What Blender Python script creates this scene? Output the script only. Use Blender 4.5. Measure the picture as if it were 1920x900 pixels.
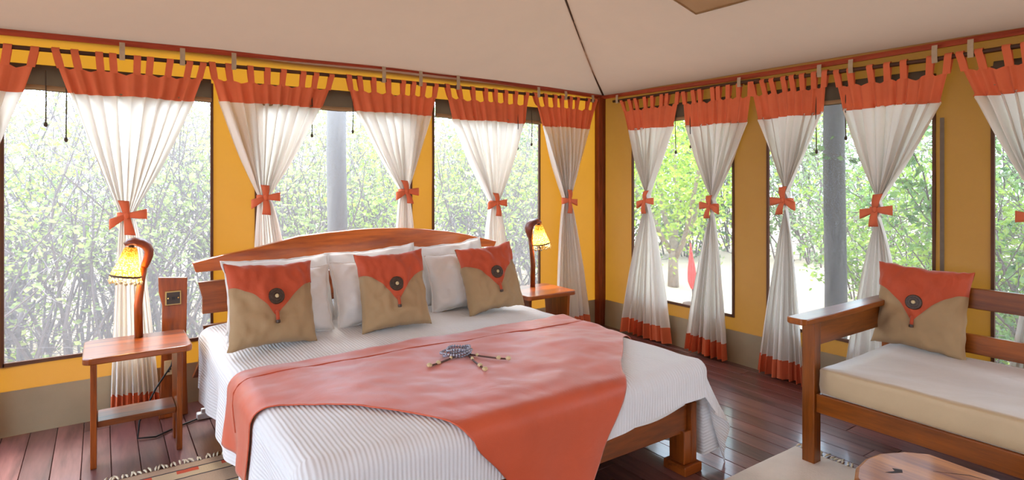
import bpy, math, random
from mathutils import Vector, Matrix, noise

for o in list(bpy.data.objects):
    bpy.data.objects.remove(o, do_unlink=True)
scene = bpy.context.scene
COL = scene.collection
PI = math.pi
random.seed(7)

# ------------------------------------------------------------------ camera, sky, sun, exposure
F_PX, HORIZON, YAW, EYE = 1110.0, 335.0, 34.75, 1.4
cam_data = bpy.data.cameras.new('camera')
cam_data.sensor_fit = 'HORIZONTAL'
cam_data.sensor_width = 36.0
cam_data.lens = F_PX / 1920.0 * 36.0
cam_data.shift_y = -(450.0 - HORIZON) / 1920.0
cam_data.clip_start = 0.05
cam_data.clip_end = 300
cam = bpy.data.objects.new('camera', cam_data)
COL.objects.link(cam)
cam.location = (0, 0, EYE)
cam.rotation_euler = (PI / 2, 0, -math.radians(YAW))
scene.camera = cam

world = bpy.data.worlds.new('overcast_sky')
scene.world = world
world.use_nodes = True
bg = world.node_tree.nodes['Background']
bg.inputs['Color'].default_value = (0.63, 0.80, 1.0, 1)
bg.inputs['Strength'].default_value = 4.6

sun_data = bpy.data.lights.new('hazy_sun', 'SUN')
sun_data.energy = 3.2
sun_data.angle = math.radians(25)
sun_data.color = (1.0, 0.95, 0.86)
sun = bpy.data.objects.new('hazy_sun', sun_data)
COL.objects.link(sun)
_sd = Vector((-0.10, -0.62, -0.78))
sun.rotation_euler = _sd.to_track_quat('-Z', 'Y').to_euler()

scene.view_settings.view_transform = 'Standard'
scene.view_settings.look = 'None'
scene.view_settings.gamma = 1.0
scene.view_settings.use_curve_mapping = False
scene.view_settings.exposure = 0.88
scene.cycles.use_denoising = True
scene.cycles.max_bounces = 8
scene.cycles.diffuse_bounces = 4
scene.cycles.transparent_max_bounces = 24
scene.cycles.sample_clamp_indirect = 6.0
scene.cycles.caustics_reflective = False
scene.cycles.caustics_refractive = False

# ------------------------------------------------------------------ geometry helpers
class MB:
    def __init__(self):
        self.v, self.f, self.uv = [], [], {}

    def add(self, verts, faces):
        b = len(self.v)
        self.v += [tuple(p) for p in verts]
        self.f += [tuple(b + i for i in f) for f in faces]
        return self

    def box(self, x0, x1, y0, y1, z0, z1):
        return self.add([(x0, y0, z0), (x1, y0, z0), (x1, y1, z0), (x0, y1, z0),
                         (x0, y0, z1), (x1, y0, z1), (x1, y1, z1), (x0, y1, z1)],
                        [(0, 3, 2, 1), (4, 5, 6, 7), (0, 1, 5, 4), (1, 2, 6, 5), (2, 3, 7, 6), (3, 0, 4, 7)])

    def bar(self, a, b, w, h, up=(0, 0, 1)):
        a, b = Vector(a), Vector(b)
        d = (b - a).normalized()
        s = d.cross(Vector(up)).normalized()
        u = s.cross(d)
        vs = []
        for p in (a, b):
            for i, j in ((-1, -1), (1, -1), (1, 1), (-1, 1)):
                vs.append(p + s * (i * w / 2) + u * (j * h / 2))
        return self.add(vs, [(0, 1, 2, 3), (7, 6, 5, 4), (0, 4, 5, 1), (1, 5, 6, 2), (2, 6, 7, 3), (3, 7, 4, 0)])

    def tube(self, pts, r, n=8, cap=True, ry=None, up=None):
        pts = [Vector(p) for p in pts]
        m = len(pts)
        rs = list(r) if isinstance(r, (list, tuple)) else [r] * m
        rys = rs if ry is None else (list(ry) if isinstance(ry, (list, tuple)) else [ry] * m)
        nrm = Vector(up) if up is not None else None
        vs, prev = [], None
        for i, p in enumerate(pts):
            t = (pts[min(i + 1, m - 1)] - pts[max(i - 1, 0)])
            t = t.normalized() if t.length > 1e-9 else Vector((0, 0, 1))
            if nrm is not None:
                a = nrm - t * nrm.dot(t)
            elif prev is None:
                a = t.orthogonal()
            else:
                a = prev - t * prev.dot(t)
            if a.length < 1e-6:
                a = t.orthogonal()
            a.normalize()
            prev = a
            b = t.cross(a)
            for k in range(n):
                th = 2 * PI * k / n
                vs.append(p + a * (math.cos(th) * rs[i]) + b * (math.sin(th) * rys[i]))
        fs = [(i * n + k, i * n + (k + 1) % n, (i + 1) * n + (k + 1) % n, (i + 1) * n + k)
              for i in range(m - 1) for k in range(n)]
        if cap:
            fs.append(tuple(reversed(range(n))))
            fs.append(tuple((m - 1) * n + k for k in range(n)))
        return self.add(vs, fs)

    def grid(self, fn, nu, nv, uvfn=None):
        b = len(self.v)
        for j in range(nv + 1):
            for i in range(nu + 1):
                u, v = i / nu, j / nv
                self.v.append(tuple(fn(u, v)))
                if uvfn:
                    self.uv[len(self.v) - 1] = uvfn(u, v)
        for j in range(nv):
            for i in range(nu):
                q = b + j * (nu + 1) + i
                self.f.append((q, q + 1, q + nu + 2, q + nu + 1))
        return self

    def lathe(self, c, prof, n=24, axis='Z', M=None):
        c = Vector(c)
        vs = []
        for r, z in prof:
            for k in range(n):
                th = 2 * PI * k / n
                p = Vector((r * math.cos(th), r * math.sin(th), z))
                if axis == 'Y':
                    p = Vector((p.x, p.z, p.y))
                if axis == 'X':
                    p = Vector((p.z, p.x, p.y))
                if M is not None:
                    p = M @ p
                vs.append(c + p)
        m = len(prof)
        fs = [(i * n + k, i * n + (k + 1) % n, (i + 1) * n + (k + 1) % n, (i + 1) * n + k)
              for i in range(m - 1) for k in range(n)]
        return self.add(vs, fs)

    def ball(self, c, r, n=8, m=5, s=(1, 1, 1)):
        prof = [(max(1e-4, math.sin(PI * i / m)) * r, -math.cos(PI * i / m) * r) for i in range(m + 1)]
        c = Vector(c)
        vs = [c + Vector((pr * math.cos(2 * PI * k / n) * s[0], pr * math.sin(2 * PI * k / n) * s[1], z * s[2]))
              for pr, z in prof for k in range(n)]
        fs = [(i * n + k, i * n + (k + 1) % n, (i + 1) * n + (k + 1) % n, (i + 1) * n + k)
              for i in range(m) for k in range(n)]
        return self.add(vs, fs)

    def prism(self, poly, fn, a, b):
        """poly: 2D outline; fn(p, q, t) -> 3D point; extruded from t=a to t=b"""
        n = len(poly)
        vs = [fn(p[0], p[1], a) for p in poly] + [fn(p[0], p[1], b) for p in poly]
        fs = [tuple(range(n)), tuple(reversed(range(n, 2 * n)))]
        fs += [(k, n + k, n + (k + 1) % n, (k + 1) % n) for k in range(n)]
        return self.add(vs, fs)

    def build(self, name, mat, parent=None, loc=None, smooth=False, bevel=0.0, M=None, solid=0.0, autosmooth=False):
        me = bpy.data.meshes.new(name)
        off = Vector(loc) if loc is not None else (parent_origin(parent) if parent else Vector((0, 0, 0)))
        vs = [Vector(p) for p in self.v]
        if M is not None:
            vs = [M @ p for p in vs]
        me.from_pydata([tuple(p - off) for p in vs], [], self.f)
        me.validate()
        bm_fix(me)
        if self.uv:
            lay = me.uv_layers.new(name='flat')
            for l in me.loops:
                lay.data[l.index].uv = self.uv.get(l.vertex_index, (0, 0))
        if smooth:
            me.polygons.foreach_set('use_smooth', [True] * len(me.polygons))
        me.materials.append(mat)
        o = bpy.data.objects.new(name, me)
        COL.objects.link(o)
        if parent is not None:
            o.parent = parent
            if loc is not None:
                o.location = Vector(loc) - parent_origin(parent)
        else:
            o.location = off
        if bevel:
            b = o.modifiers.new('bevel', 'BEVEL')
            b.width = bevel
            b.segments = 2
            b.limit_method = 'ANGLE'
        if solid:
            s = o.modifiers.new('solid', 'SOLIDIFY')
            s.thickness = solid
            s.offset = 0
        return o


def bm_fix(me):
    import bmesh
    bm = bmesh.new()
    bm.from_mesh(me)
    bmesh.ops.recalc_face_normals(bm, faces=bm.faces)
    bm.to_mesh(me)
    bm.free()


def parent_origin(o):
    p = Vector((0, 0, 0))
    while o is not None:
        p += Vector(o.location)
        o = o.parent
    return p


def tag(o, label, cat, group=None, kind=None):
    if label:
        o['label'] = label
    if cat:
        o['category'] = cat
    if group:
        o['group'] = group
    if kind:
        o['kind'] = kind
    return o


def thing(name, loc, label, cat, group=None):
    o = bpy.data.objects.new(name, None)
    o.empty_display_size = 0.1
    o.location = loc
    COL.objects.link(o)
    return tag(o, label, cat, group)


def struct(o, label=None):
    o['kind'] = 'structure'
    if label:
        o['label'] = label
    return o


def copy_tree(o, parent=None):
    c = o.copy()
    COL.objects.link(c)
    c.parent = parent
    for ch in list(o.children):
        copy_tree(ch, c)
    return c


def lerp(a, b, t):
    return a + (b - a) * t


def interp(tab, x):
    if x <= tab[0][0]:
        return tab[0][1]
    for (a, b), (c, d) in zip(tab, tab[1:]):
        if x <= c:
            return b + (d - b) * (x - a) / (c - a)
    return tab[-1][1]


def smooth(t):
    t = max(0.0, min(1.0, t))
    return t * t * (3 - 2 * t)


def srgb(r, g, b):
    return tuple(((c / 255) / 12.92 if c / 255 <= 0.04045 else ((c / 255 + 0.055) / 1.055) ** 2.4) for c in (r, g, b)) + (1.0,)

# ------------------------------------------------------------------ materials
def newmat(name):
    m = bpy.data.materials.new(name)
    m.use_nodes = True
    nt = m.node_tree
    return m, nt, nt.nodes, nt.links, nt.nodes['Principled BSDF'], nt.nodes['Material Output']


def coords(nodes, links, kind='Object', scale=(1, 1, 1), rot=(0, 0, 0)):
    tc = nodes.new('ShaderNodeTexCoord')
    mp = nodes.new('ShaderNodeMapping')
    mp.inputs['Scale'].default_value = scale
    mp.inputs['Rotation'].default_value = rot
    links.new(tc.outputs[kind], mp.inputs['Vector'])
    return mp.outputs['Vector']


def ramp(nodes, links, src, stops):
    r = nodes.new('ShaderNodeValToRGB')
    e = r.color_ramp.elements
    while len(e) < len(stops):
        e.new(0.5)
    for k, (p, c) in enumerate(stops):
        e[k].position = p
        e[k].color = c
    links.new(src, r.inputs['Fac'])
    return r.outputs['Color']


def noise_tex(nodes, links, vec, scale, detail=3, rough=0.5, dist=0.0):
    n = nodes.new('ShaderNodeTexNoise')
    n.inputs['Scale'].default_value = scale
    n.inputs['Detail'].default_value = detail
    n.inputs['Roughness'].default_value = rough
    n.inputs['Distortion'].default_value = dist
    links.new(vec, n.inputs['Vector'])
    return n.outputs['Fac']


def add_bump(nodes, links, bsdf, h, strength, dist=0.01, extra=()):
    b = nodes.new('ShaderNodeBump')
    b.inputs['Strength'].default_value = strength
    b.inputs['Distance'].default_value = dist
    links.new(h, b.inputs['Height'])
    for t in (bsdf,) + tuple(extra):
        links.new(b.outputs['Normal'], t.inputs['Normal'])
    return b


def wood(name, dark, light, axis='X', rough=0.3, coat=0.3, scale=9.0, var=0.25):
    m, nt, N, L, B, O = newmat(name)
    sc = {'X': (0.10, 1, 1), 'Y': (1, 0.10, 1), 'Z': (1, 1, 0.10)}[axis]
    v = coords(N, L, 'Object', sc)
    oi = N.new('ShaderNodeObjectInfo')
    addv = N.new('ShaderNodeVectorMath')
    addv.operation = 'ADD'
    mul = N.new('ShaderNodeMath')
    mul.operation = 'MULTIPLY'
    mul.inputs[1].default_value = 17.0
    L.new(oi.outputs['Random'], mul.inputs[0])
    L.new(v, addv.inputs[0])
    L.new(mul.outputs[0], addv.inputs[1])
    n1 = noise_tex(N, L, addv.outputs[0], scale, 6, 0.62, 0.6)
    n2 = noise_tex(N, L, addv.outputs[0], scale * 7, 4, 0.6, 0.2)
    mx = N.new('ShaderNodeMath')
    mx.operation = 'MULTIPLY_ADD'
    mx.inputs[1].default_value = 0.35
    L.new(n2, mx.inputs[0])
    L.new(n1, mx.inputs[2])
    mid = tuple((a + b) / 2 for a, b in zip(dark, light))
    c = ramp(N, L, mx.outputs[0], [(0.46, dark), (0.63, mid), (0.82, light)])
    hv = N.new('ShaderNodeHueSaturation')
    rr = N.new('ShaderNodeMapRange')
    rr.inputs['To Min'].default_value = 1 - var
    rr.inputs['To Max'].default_value = 1 + var
    L.new(oi.outputs['Random'], rr.inputs['Value'])
    L.new(rr.outputs['Result'], hv.inputs['Value'])
    L.new(c, hv.inputs['Color'])
    L.new(hv.outputs['Color'], B.inputs['Base Color'])
    B.inputs['Roughness'].default_value = rough
    B.inputs['Specular IOR Level'].default_value = 0.35
    B.inputs['Coat Weight'].default_value = coat
    B.inputs['Coat Roughness'].default_value = 0.12
    add_bump(N, L, B, mx.outputs[0], 0.12, 0.004)
    return m


def cloth(name, col, transl=0.0, tcol=None, rough=0.9, weave=260.0, wrinkle=0.0, wscale=5.0, bump=0.15, mottle=0.12, sheen=0.15, spec=0.15):
    m, nt, N, L, B, O = newmat(name)
    v = coords(N, L, 'Object')
    n1 = noise_tex(N, L, v, 4.0, 5, 0.6)
    lo = tuple(c * (1 - mottle) for c in col[:3]) + (1,)
    hi = tuple(min(1, c * (1 + mottle)) for c in col[:3]) + (1,)
    c = ramp(N, L, n1, [(0.3, lo), (0.7, hi)])
    L.new(c, B.inputs['Base Color'])
    B.inputs['Roughness'].default_value = rough
    B.inputs['Specular IOR Level'].default_value = spec
    B.inputs['Sheen Roughness'].default_value = 0.4
    B.inputs['Sheen Weight'].default_value = sheen
    nw = noise_tex(N, L, v, weave, 2, 0.5)
    h = nw
    extra = []
    T = None
    if transl > 0:
        T = N.new('ShaderNodeBsdfTranslucent')
        T.inputs['Color'].default_value = tcol or col
        mix = N.new('ShaderNodeMixShader')
        mix.inputs['Fac'].default_value = transl
        L.new(B.outputs[0], mix.inputs[1])
        L.new(T.outputs[0], mix.inputs[2])
        L.new(mix.outputs[0], O.inputs['Surface'])
        extra = [T]
    if wrinkle > 0:
        v2 = coords(N, L, 'Object', (1, 1, 1), (0.3, 0.5, 0.2))
        nn = noise_tex(N, L, v2, wscale, 3, 0.55, 0.8)
        ma = N.new('ShaderNodeMath')
        ma.operation = 'MULTIPLY_ADD'
        ma.inputs[1].default_value = wrinkle
        L.new(nn, ma.inputs[0])
        mb = N.new('ShaderNodeMath')
        mb.operation = 'MULTIPLY'
        mb.inputs[1].default_value = 0.06
        L.new(nw, mb.inputs[0])
        L.new(mb.outputs[0], ma.inputs[2])
        h = ma.outputs[0]
    add_bump(N, L, B, h, bump, 0.02 if wrinkle else 0.003, extra)
    return m


def plain(name, col, rough=0.5, metal=0.0, emit=0.0, ecol=None, mottle=0.08, scale=30):
    m, nt, N, L, B, O = newmat(name)
    v = coords(N, L, 'Object')
    n1 = noise_tex(N, L, v, scale, 3)
    lo = tuple(c * (1 - mottle) for c in col[:3]) + (1,)
    hi = tuple(min(1, c * (1 + mottle)) for c in col[:3]) + (1,)
    L.new(ramp(N, L, n1, [(0.3, lo), (0.7, hi)]), B.inputs['Base Color'])
    B.inputs['Roughness'].default_value = rough
    B.inputs['Metallic'].default_value = metal
    if emit:
        B.inputs['Emission Color'].default_value = ecol or col
        B.inputs['Emission Strength'].default_value = emit
    return m


W_DARK, W_LIGHT = srgb(72, 27, 8), srgb(156, 78, 25)
WX = wood('varnished_wood_x', W_DARK, W_LIGHT, 'X')
WY = wood('varnished_wood_y', W_DARK, W_LIGHT, 'Y')
WZ = wood('varnished_wood_z', W_DARK, W_LIGHT, 'Z')
SOFA_D, SOFA_L = srgb(84, 36, 6), srgb(160, 84, 18)
SX = wood('sofa_wood_x', SOFA_D, SOFA_L, 'X', 0.32)
SY = wood('sofa_wood_y', SOFA_D, SOFA_L, 'Y', 0.32)
SZ = wood('sofa_wood_z', SOFA_D, SOFA_L, 'Z', 0.32)
POSTW = wood('dark_post_wood', srgb(70, 22, 12), srgb(130, 55, 28), 'Z', 0.4, 0.1)
RAILX = wood('rail_wood_x', srgb(110, 36, 22), srgb(160, 66, 42), 'X', 0.5, 0.0)
RAILY = wood('rail_wood_y', srgb(130, 46, 24), srgb(185, 82, 50), 'Y', 0.5, 0.0)
ROD = wood('rod_wood', srgb(48, 26, 18), srgb(92, 56, 36), 'X', 0.5, 0.0)
RODY = wood('rod_wood_y', srgb(48, 26, 18), srgb(92, 56, 36), 'Y', 0.5, 0.0)
FLOORW = wood('floor_plank_wood', srgb(62, 31, 30), srgb(132, 86, 82), 'Y', 0.34, 0.5, 6.0, 0.3)
GREYPOLE = wood('weathered_pole_wood', srgb(72, 66, 62), srgb(116, 107, 100), 'Z', 0.85, 0.0, 8.0, 0.1)
SLAB = wood('coffee_slab_wood', srgb(104, 40, 6), srgb(198, 128, 48), 'Y', 0.42, 0.12, 8.0, 0.05)
SLAB_EDGE = wood('coffee_edge_wood', srgb(120, 62, 28), srgb(180, 108, 56), 'Y', 0.4, 0.3, 7.0, 0.05)
HEADW = wood('headboard_wood', srgb(122, 48, 12), srgb(222, 116, 40), 'X', 0.28, 0.4, 5.0, 0.12)

CANVAS_B = cloth('ochre_canvas', srgb(130, 98, 78), 0.165, srgb(255, 172, 40), 0.9, 300, 0.5, 3.0, 0.35, 0.05, 0.0)
SKIRT = cloth('khaki_skirt_canvas', srgb(158, 144, 120), 0.06, srgb(160, 140, 100), 0.9, 300, 0.5, 3.0, 0.35, 0.08, 0.0)
CEIL = cloth('ceiling_canvas', srgb(164, 126, 96), 0.042, srgb(250, 218, 186), 0.9, 300, 0.4, 1.6, 0.25, 0.03, 0.0)
CEIL2 = cloth('vent_canvas', srgb(188, 160, 128), 0.04, srgb(220, 185, 150), 0.9, 300, 0.4, 2.6, 0.3, 0.05, 0.0)
COTTON = cloth('white_cotton_curtain', srgb(236, 230, 222), 0.24, srgb(245, 240, 232), 0.9, 500, 0.25, 12, 0.2, 0.03, 0.0)
TERRA = cloth('terracotta_cotton', srgb(224, 118, 82), 0.10, srgb(220, 84, 40), 0.9, 420, 0.3, 10, 0.25, 0.08, 0.1)
TERRA_SOLID = cloth('terracotta_suede', srgb(190, 80, 48), 0.0, None, 0.75, 360, 0.6, 9, 0.5, 0.10, 0.3, 0.3)
RUNNER = cloth('terracotta_runner_cloth', srgb(206, 86, 48), 0.0, None, 0.45, 360, 0.5, 5, 0.4, 0.08, 0.5, 0.5)
PILLOWW = cloth('white_pillow_cotton', srgb(232, 228, 224), 0.0, None, 0.9, 500, 0.35, 7, 0.3, 0.03)
SAND = cloth('sand_suede', srgb(168, 138, 102), 0.0, None, 0.85, 380, 0.35, 8, 0.3, 0.07, 0.2)
SEATC = cloth('seat_mattress_suede', srgb(192, 164, 126), 0.0, None, 0.55, 380, 0.4, 6, 0.25, 0.06, 0.95, 0.45)
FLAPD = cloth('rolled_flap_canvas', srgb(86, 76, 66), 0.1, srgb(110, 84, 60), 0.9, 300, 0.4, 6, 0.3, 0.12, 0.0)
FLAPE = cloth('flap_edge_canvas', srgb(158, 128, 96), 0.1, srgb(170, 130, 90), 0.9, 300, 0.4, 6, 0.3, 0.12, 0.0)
BIND = plain('brown_binding', srgb(92, 60, 44), 0.9)
ZIPM = plain('grey_zip_tape', srgb(112, 98, 84), 0.9)
STRAP = plain('pale_strap_webbing', srgb(178, 160, 140), 0.9)
CORD = plain('dark_cord', srgb(70, 56, 44), 0.9)
BRASS = plain('brass_plate', srgb(190, 160, 105), 0.3, 0.9)
DARKP = plain('dark_switch_face', srgb(52, 40, 30), 0.35)
IVORY = plain('ivory_plastic', srgb(205, 182, 140), 0.4)
BLACK = plain('black_plastic', srgb(24, 22, 22), 0.4)
WHITEP = plain('white_plastic', srgb(225, 225, 225), 0.4)
SEAM = plain('dark_seam_tape', srgb(70, 50, 38), 0.9)
COCO = plain('coconut_shell', srgb(66, 44, 28), 0.5, mottle=0.5, scale=120)
BEADB = plain('bone_bead', srgb(208, 186, 140), 0.4, mottle=0.25, scale=200)
BEADS = plain('silver_bead', srgb(170, 172, 186), 0.25, 0.6, mottle=0.4, scale=260)
BEADD = plain('dark_bead', srgb(84, 48, 34), 0.4)
FRINGE = plain('rug_fringe_cotton', srgb(222, 208, 184), 0.95)
REDCL = plain('red_parasol_cloth', srgb(225, 60, 50), 0.8)
SANDG = plain('pale_sand', srgb(186, 164, 138), 0.95, mottle=0.12, scale=1.5)
BARK = plain('tree_bark', srgb(150, 128, 112), 0.9, mottle=0.25, scale=20)
TWIG = plain('grey_twig', srgb(112, 96, 92), 0.9, mottle=0.3, scale=5)


def duvet_mat():
    m, nt, N, L, B, O = newmat('white_ribbed_duvet')
    B.inputs['Base Color'].default_value = srgb(226, 224, 224)
    B.inputs['Roughness'].default_value = 0.85
    B.inputs['Sheen Weight'].default_value = 0.3
    tc = N.new('ShaderNodeTexCoord')
    w = N.new('ShaderNodeTexWave')
    w.wave_type = 'BANDS'
    w.bands_direction = 'X'
    w.inputs['Scale'].default_value = 20.0
    w.inputs['Distortion'].default_value = 0.6
    w.inputs['Detail'].default_value = 1.0
    w.inputs['Detail Scale'].default_value = 0.4
    L.new(tc.outputs['UV'], w.inputs['Vector'])
    n = noise_tex(N, L, tc.outputs['UV'], 6, 3, 0.5, 0.6)
    a = N.new('ShaderNodeMath')
    a.operation = 'MULTIPLY_ADD'
    a.inputs[1].default_value = 2.2
    L.new(n, a.inputs[0])
    L.new(w.outputs['Fac'], a.inputs[2])
    add_bump(N, L, B, a.outputs[0], 0.45, 0.004)
    return m


DUVET = duvet_mat()


def net_mat():
    m, nt, N, L, B, O = newmat('insect_netting')
    N.remove(B)
    t = N.new('ShaderNodeBsdfTransparent')
    t.inputs['Color'].default_value = (1, 1, 1, 1)
    d = N.new('ShaderNodeBsdfTranslucent')
    d.inputs['Color'].default_value = srgb(236, 232, 236)
    v = coords(N, L, 'Object')
    n = noise_tex(N, L, v, 1.2, 2)
    mr = N.new('ShaderNodeMapRange')
    mr.inputs['To Min'].default_value = 0.07
    mr.inputs['To Max'].default_value = 0.13
    L.new(n, mr.inputs['Value'])
    mix = N.new('ShaderNodeMixShader')
    L.new(mr.outputs['Result'], mix.inputs['Fac'])
    L.new(t.outputs[0], mix.inputs[1])
    L.new(d.outputs[0], mix.inputs[2])
    L.new(mix.outputs[0], O.inputs['Surface'])
    return m


NET = net_mat()


def leaf_mat(name, c1, c2):
    m, nt, N, L, B, O = newmat(name)
    v = coords(N, L, 'Object')
    wn = N.new('ShaderNodeTexNoise')
    wn.inputs['Scale'].default_value = 9
    L.new(v, wn.inputs['Vector'])
    oi = N.new('ShaderNodeObjectInfo')
    c = ramp(N, L, wn.outputs['Fac'], [(0.35, c1), (0.65, c2)])
    L.new(c, B.inputs['Base Color'])
    B.inputs['Roughness'].default_value = 0.6
    T = N.new('ShaderNodeBsdfTranslucent')
    L.new(c, T.inputs['Color'])
    mix = N.new('ShaderNodeMixShader')
    mix.inputs['Fac'].default_value = 0.5
    L.new(B.outputs[0], mix.inputs[1])
    L.new(T.outputs[0], mix.inputs[2])
    L.new(mix.outputs[0], O.inputs['Surface'])
    return m


LEAF_A = leaf_mat('fresh_leaf', srgb(124, 156, 46), srgb(198, 212, 90))
LEAF_B = leaf_mat('pale_leaf', srgb(118, 134, 74), srgb(186, 192, 118))
LEAF_C = leaf_mat('deep_leaf', srgb(72, 104, 52), srgb(138, 168, 92))
LEAF_D = leaf_mat('mid_leaf', srgb(96, 128, 48), srgb(168, 188, 84))
LEAF_E = leaf_mat('olive_leaf', srgb(104, 124, 78), srgb(164, 176, 128))


def kilim_mat():
    m, nt, N, L, B, O = newmat('striped_kilim')
    tc = N.new('ShaderNodeTexCoord')
    sep = N.new('ShaderNodeSeparateXYZ')
    L.new(tc.outputs['Object'], sep.inputs[0])
    # bands across the length of the rug (object y, far end at 0)
    mr = N.new('ShaderNodeMath')
    mr.operation = 'MULTIPLY'
    mr.inputs[1].default_value = -2.0
    L.new(sep.outputs['Y'], mr.inputs[0])
    fr = N.new('ShaderNodeMath')
    fr.operation = 'FRACT'
    L.new(mr.outputs[0], fr.inputs[0])
    r = N.new('ShaderNodeValToRGB')
    r.color_ramp.interpolation = 'CONSTANT'
    beige, tan, dark, org = srgb(186, 156, 130), srgb(204, 176, 140), srgb(58, 52, 56), srgb(206, 84, 52)
    e = r.color_ramp.elements
    stops = [(0, beige), (0.145, dark), (0.165, tan), (0.33, dark), (0.35, beige), (0.6, dark), (0.62, tan), (0.8, beige)]
    while len(e) < len(stops):
        e.new(0.5)
    for k, (p, c) in enumerate(stops):
        e[k].position = p
        e[k].color = c
    L.new(fr.outputs[0], r.inputs['Fac'])
    # orange dashes in the band after the dark line
    mx = N.new('ShaderNodeMath')
    mx.operation = 'MULTIPLY'
    mx.inputs[1].default_value = 5.2
    L.new(sep.outputs['X'], mx.inputs[0])
    fx = N.new('ShaderNodeMath')
    fx.operation = 'FRACT'
    L.new(mx.outputs[0], fx.inputs[0])
    g1 = N.new('ShaderNodeMath')
    g1.operation = 'GREATER_THAN'
    g1.inputs[1].default_value = 0.52
    L.new(fx.outputs[0], g1.inputs[0])
    cmpn = N.new('ShaderNodeMath')
    cmpn.operation = 'COMPARE'
    cmpn.inputs[1].default_value = 0.20
    cmpn.inputs[2].default_value = 0.035
    L.new(fr.outputs[0], cmpn.inputs[0])
    an = N.new('ShaderNodeMath')
    an.operation = 'MULTIPLY'
    L.new(g1.outputs[0], an.inputs[0])
    L.new(cmpn.outputs[0], an.inputs[1])
    mc = N.new('ShaderNodeMixRGB')
    mc.inputs['Color2'].default_value = org
    L.new(an.outputs[0], mc.inputs['Fac'])
    L.new(r.outputs['Color'], mc.inputs['Color1'])
    L.new(mc.outputs['Color'], B.inputs['Base Color'])
    B.inputs['Roughness'].default_value = 0.95
    n = noise_tex(N, L, tc.outputs['Object'], 180, 2)
    add_bump(N, L, B, n, 0.4, 0.004)
    return m


KILIM = kilim_mat()
SHAG = cloth('cream_woven_rug', srgb(238, 229, 216), 0.0, None, 0.95, 110, 0.0, 5, 0.6, 0.08, 0.2)


def shade_mat():
    m, nt, N, L, B, O = newmat('woven_beaded_shade')
    v = coords(N, L, 'Object')
    vo = N.new('ShaderNodeTexVoronoi')
    vo.inputs['Scale'].default_value = 130
    L.new(v, vo.inputs['Vector'])
    c = ramp(N, L, vo.outputs['Distance'], [(0.25, srgb(250, 214, 120)), (0.6, srgb(176, 118, 40))])
    L.new(c, B.inputs['Base Color'])
    B.inputs['Roughness'].default_value = 0.7
    T = N.new('ShaderNodeBsdfTranslucent')
    L.new(c, T.inputs['Color'])
    mix = N.new('ShaderNodeMixShader')
    mix.inputs['Fac'].default_value = 0.6
    L.new(B.outputs[0], mix.inputs[1])
    L.new(T.outputs[0], mix.inputs[2])
    L.new(mix.outputs[0], O.inputs['Surface'])
    return m


SHADE = shade_mat()
BULB = plain('glowing_bulb', srgb(255, 214, 140), 0.5, 0, 30.0, srgb(255, 214, 150))

# ------------------------------------------------------------------ setting
YB, XR = 4.22, 3.98          # inner faces of the back and right canvas walls
X0, Y0 = -2.6, -2.6          # the other two sides of the tent
WTOP = 2.24

def PB(u, z, w):             # back wall frame
    return Vector((u, YB - w, z))

def PR(u, z, w):             # right wall frame
    return Vector((XR - w, u, z))

# floor with individual boards
floor = struct(MB().box(X0 - 0.05, XR + 0.08, Y0 - 0.05, YB + 0.08, -0.10, -0.03).build('floor', plain('subfloor_dark', srgb(30, 18, 15), 0.9)))
W = 0.12
meshes = {}
rx = random.Random(3)
x = X0
k = 0
while x < XR + 0.06:
    y = Y0 + (rx.random() - 1.0) * 1.5
    while y < YB + 0.05:
        ln = rx.choice((1.8, 2.4, 3.0))
        ya, yb = max(y, Y0 - 0.04), min(y + ln, YB + 0.07)
        if yb - ya > 0.12:
            key = round(yb - ya, 2)
            if key not in meshes:
                mb = MB().box(-W / 2 + 0.0012, W / 2 - 0.0012, 0, key - 0.003, -0.03, 0)
                o = mb.build('plank', FLOORW, None, (0, 0, 0), bevel=0.0022)
                meshes[key] = o
            else:
                o = meshes[key].copy()
                COL.objects.link(o)
            o.parent = floor
            o.location = (x + W / 2, ya, rx.uniform(-0.0012, 0.0))
        y += ln
    x += W

# canvas walls with window openings
WIN_B = [(-1.75, -0.72), (-0.44, 0.58), (0.85, 1.97), (2.165, 3.22)]
WIN_R = [(2.76, 3.80), (1.43, 2.47), (0.10, 1.15), (-1.2, -0.18)]
ZB_B, ZB_R, ZT = 0.385, 0.348, 2.01


def canvas_wall(name, P, u0, u1, wins, zb, mat, seed):
    mb = MB()
    wins = sorted(wins)

    def piece(a, b, z0, z1):
        nu, nv = max(1, int((b - a) / 0.05)), max(1, int((z1 - z0) / 0.05))

        def fn(s, t):
            u, z = lerp(a, b, s), lerp(z0, z1, t)
            w = 0.008 * noise.noise(Vector((u * 2.2 + seed, z * 2.4, u * 1.1 - z))) + 0.004 * math.sin(9 * (z + 0.55 * u)) * noise.noise(Vector((u * 3, z * 3, seed)))
            return P(u, z, w)
        mb.grid(fn, nu, nv)
    piece(u0, u1, 0.0, zb)
    piece(u0, u1, ZT, WTOP)
    cur = u0
    for a, b in wins:
        piece(cur, a, zb, ZT)
        cur = b
    piece(cur, u1, zb, ZT)
    o = struct(mb.build(name, mat, smooth=True))
    sk = MB()
    sk.grid(lambda s, t: P(lerp(u0, u1, s), 0.244 * t, 0.018 + 0.008 * (1 - t) + 0.006 * noise.noise(Vector((s * 22 + seed, t * 1.5, 0)))), 90, 6)
    sk.build('skirt', SKIRT, o, smooth=True)
    return o


CANVAS_R = CANVAS_B
wall_back = canvas_wall('wall_back', PB, X0, XR, WIN_B, ZB_B, CANVAS_B, 1.7)
wall_right = canvas_wall('wall_right', PR, Y0, YB, WIN_R, ZB_R, CANVAS_R, 8.3)
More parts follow.
